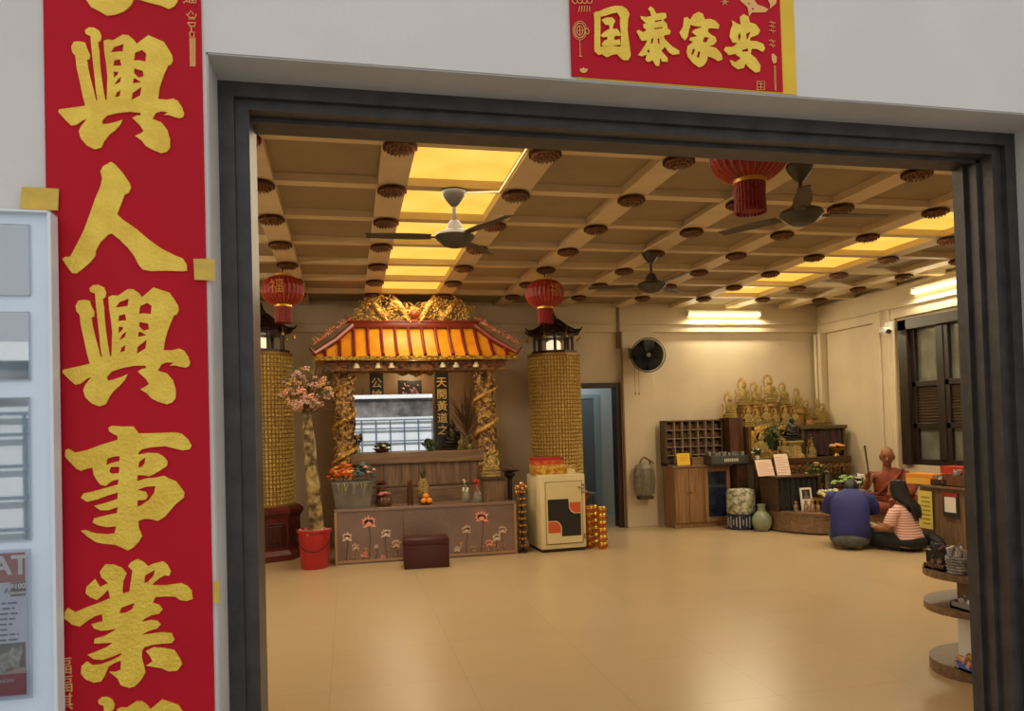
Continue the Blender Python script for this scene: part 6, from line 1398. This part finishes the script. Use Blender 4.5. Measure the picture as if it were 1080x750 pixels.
for s_ in (-1,1):
    b.tube([(s_*.08,.04,.13),(s_*.22,.13,.13),(s_*.31,.20,.11),(s_*.335,.245,.095),(s_*.28,.32,.09),(s_*.17,.36,.085),(s_*.02,.39,.075)],[.13,.125,.105,.085,.085,.08,.06],14)
for k in range(9):                                          # folds running from the left shoulder across the chest and over the knees
    o_ = k*.028; b.tube([(-.19+o_*.9,.085+.004*k,.55-o_*.4),(-.10+o_*.8,.165,.46-o_*.6),(.03+o_*.5,.178,.34-o_*.5),(.13+o_*.1,.14,.22-o_*.2)],[.010,.014,.014,.008],6)
for s_ in (-1,1):
    for k in range(5): b.tube([(s_*.06,.16+.04*k,.235-.03*k),(s_*.20,.20+.035*k,.235-.03*k),(s_*.32,.22+.02*k,.19-.022*k)],[.008,.014,.006],6)
obj('robe', b, m_robe, t, True, angle=75)
o = thing('stick','thin dark stick held upright in the raised hand of the monk','stick',(0,0,0))
M4 = Matrix.Translation((6.86,8.58,PZ)) @ Matrix.Rotation(R(150),4,'Z'); pa, pb_ = M4 @ Vector((.255,.395,.40)), M4 @ Vector((.30,.40,.86))
o.location = pa; obj('shaft', B().cyl((0,0,0),pb_-pa,.008,.012,10), M('dark_stick',(70,46,30),.5), o, True); obj('tip', B().ball(pb_-pa,.015,8,6), M('dark_stick',(70,46,30)), o, True)
o = thing('handled_paper','small pale booklet held by the woman in pink','booklet',(0,0,0)); M4 = Matrix.Translation((6.13,7.34,0)) @ Matrix.Rotation(R(18),4,'Z')
o.location = M4 @ Vector((-.02,.45,.25)); o.rotation_euler = (0,0,R(18)); o.name = 'booklet'
b = B(); b.box((0,0,0),(.19,.13,.008),.002,rot=(R(14),0,0)); obj('cover', b, M('booklet_paper',(206,196,170),.6), o)
# ------------------------------------------------------------------ outside the door: sunlit yard seen only in reflections
b = B(); b.b2(-14,14,-8.3,-8.1,0,2.0); struct('wall_yard', b, M('yard_wall_paint',(226,230,234),.8,vary=.05,scale=1.5))
b = B(); b.b2(-14,14,-8.6,-8.32,2.0,2.68); struct('trim_8', b, M('yard_band',(132,126,124),.8,vary=.5,scale=2.2))
b = B(); b.b2(-14,14,-8.35,-8.2,2.68,2.95); struct('trim_9', b, M('yard_fascia',(236,238,240),.7))
b = B()
for k in range(56): b.cyl((-14+k*.5,-8.0,0),(-14+k*.5,-8.0,1.9),.028,n=6)
for z in (.25,.7,1.15,1.6,1.9): b.b2(-14,14,-8.02,-7.98,z-.025,z+.025)
struct('trim_10', b, M('yard_grille',(92,106,122),.5))
# ------------------------------------------------------------------ light
w = bpy.data.worlds.new('overcast_sky'); SC.world = w; w.use_nodes = True
bg = w.node_tree.nodes['Background']; bg.inputs[0].default_value = (0.97,0.98,1.0,1); bg.inputs[1].default_value = 0.88
def light(kind, name, loc, energy, col, rot=(0,0,0), **k):
    d = bpy.data.lights.new(name, kind); d.energy = energy; d.color = col
    for a, v in k.items(): setattr(d, a, v)
    o = bpy.data.objects.new(name, d); COL.objects.link(o); o.location = loc; o.rotation_euler = rot; return o
light('SUN','sun',(0,0,10),5.5,(1,.97,.92),(R(-42),0,R(8)),angle=R(1.0))
WARM = (1.0,.84,.60)
for nm, c in (('left',1),('right',6)):
    light('AREA','panel_strip_light_'+nm,(gx(c)+GDX/2,(gy(0)+gy(7))/2,ZB-.012),80,WARM,(0,0,0),shape='RECTANGLE',size=.66,size_y=5.6)
light('AREA','tube_light_back',(5.64,Y1-.13,3.10),26,(1,.86,.58),(R(-30),0,0),shape='RECTANGLE',size=1.2,size_y=.05)
light('AREA','tube_light_right',(X1-.14,7.62,3.08),26,(1,.86,.58),(R(0),R(30),0),shape='RECTANGLE',size=.05,size_y=1.4)
light('AREA','added_light_left',(X0+.14,6.6,3.08),42,(1,.86,.62),(0,R(-30),0),shape='RECTANGLE',size=.05,size_y=1.4)  # fill from the added left-wall lamp, for the dim back wall
light('POINT','alcove_fill_light',(0.86,9.75,2.26),9.0,(1,.82,.5),shadow_soft_size=.06)  # added fill with no lamp body, lifts the dark shrine interior
light('AREA','back_room_lamp',(3.6,11.4,2.75),9,(.80,.92,1.0),(0,0,0),shape='RECTANGLE',size=.6,size_y=.6)
# ------------------------------------------------------------------ colour management
vs = SC.view_settings; vs.view_transform = 'Standard'; vs.look = 'None'; vs.gamma = 1.0; vs.exposure = 0.0; vs.use_curve_mapping = False
SC.cycles.max_bounces = 10; SC.cycles.diffuse_bounces = 5; SC.cycles.glossy_bounces = 5; SC.cycles.transparent_max_bounces = 12
SC.cycles.use_denoising = True; SC.cycles.sample_clamp_indirect = 6.0; SC.cycles.blur_glossy = 0.5
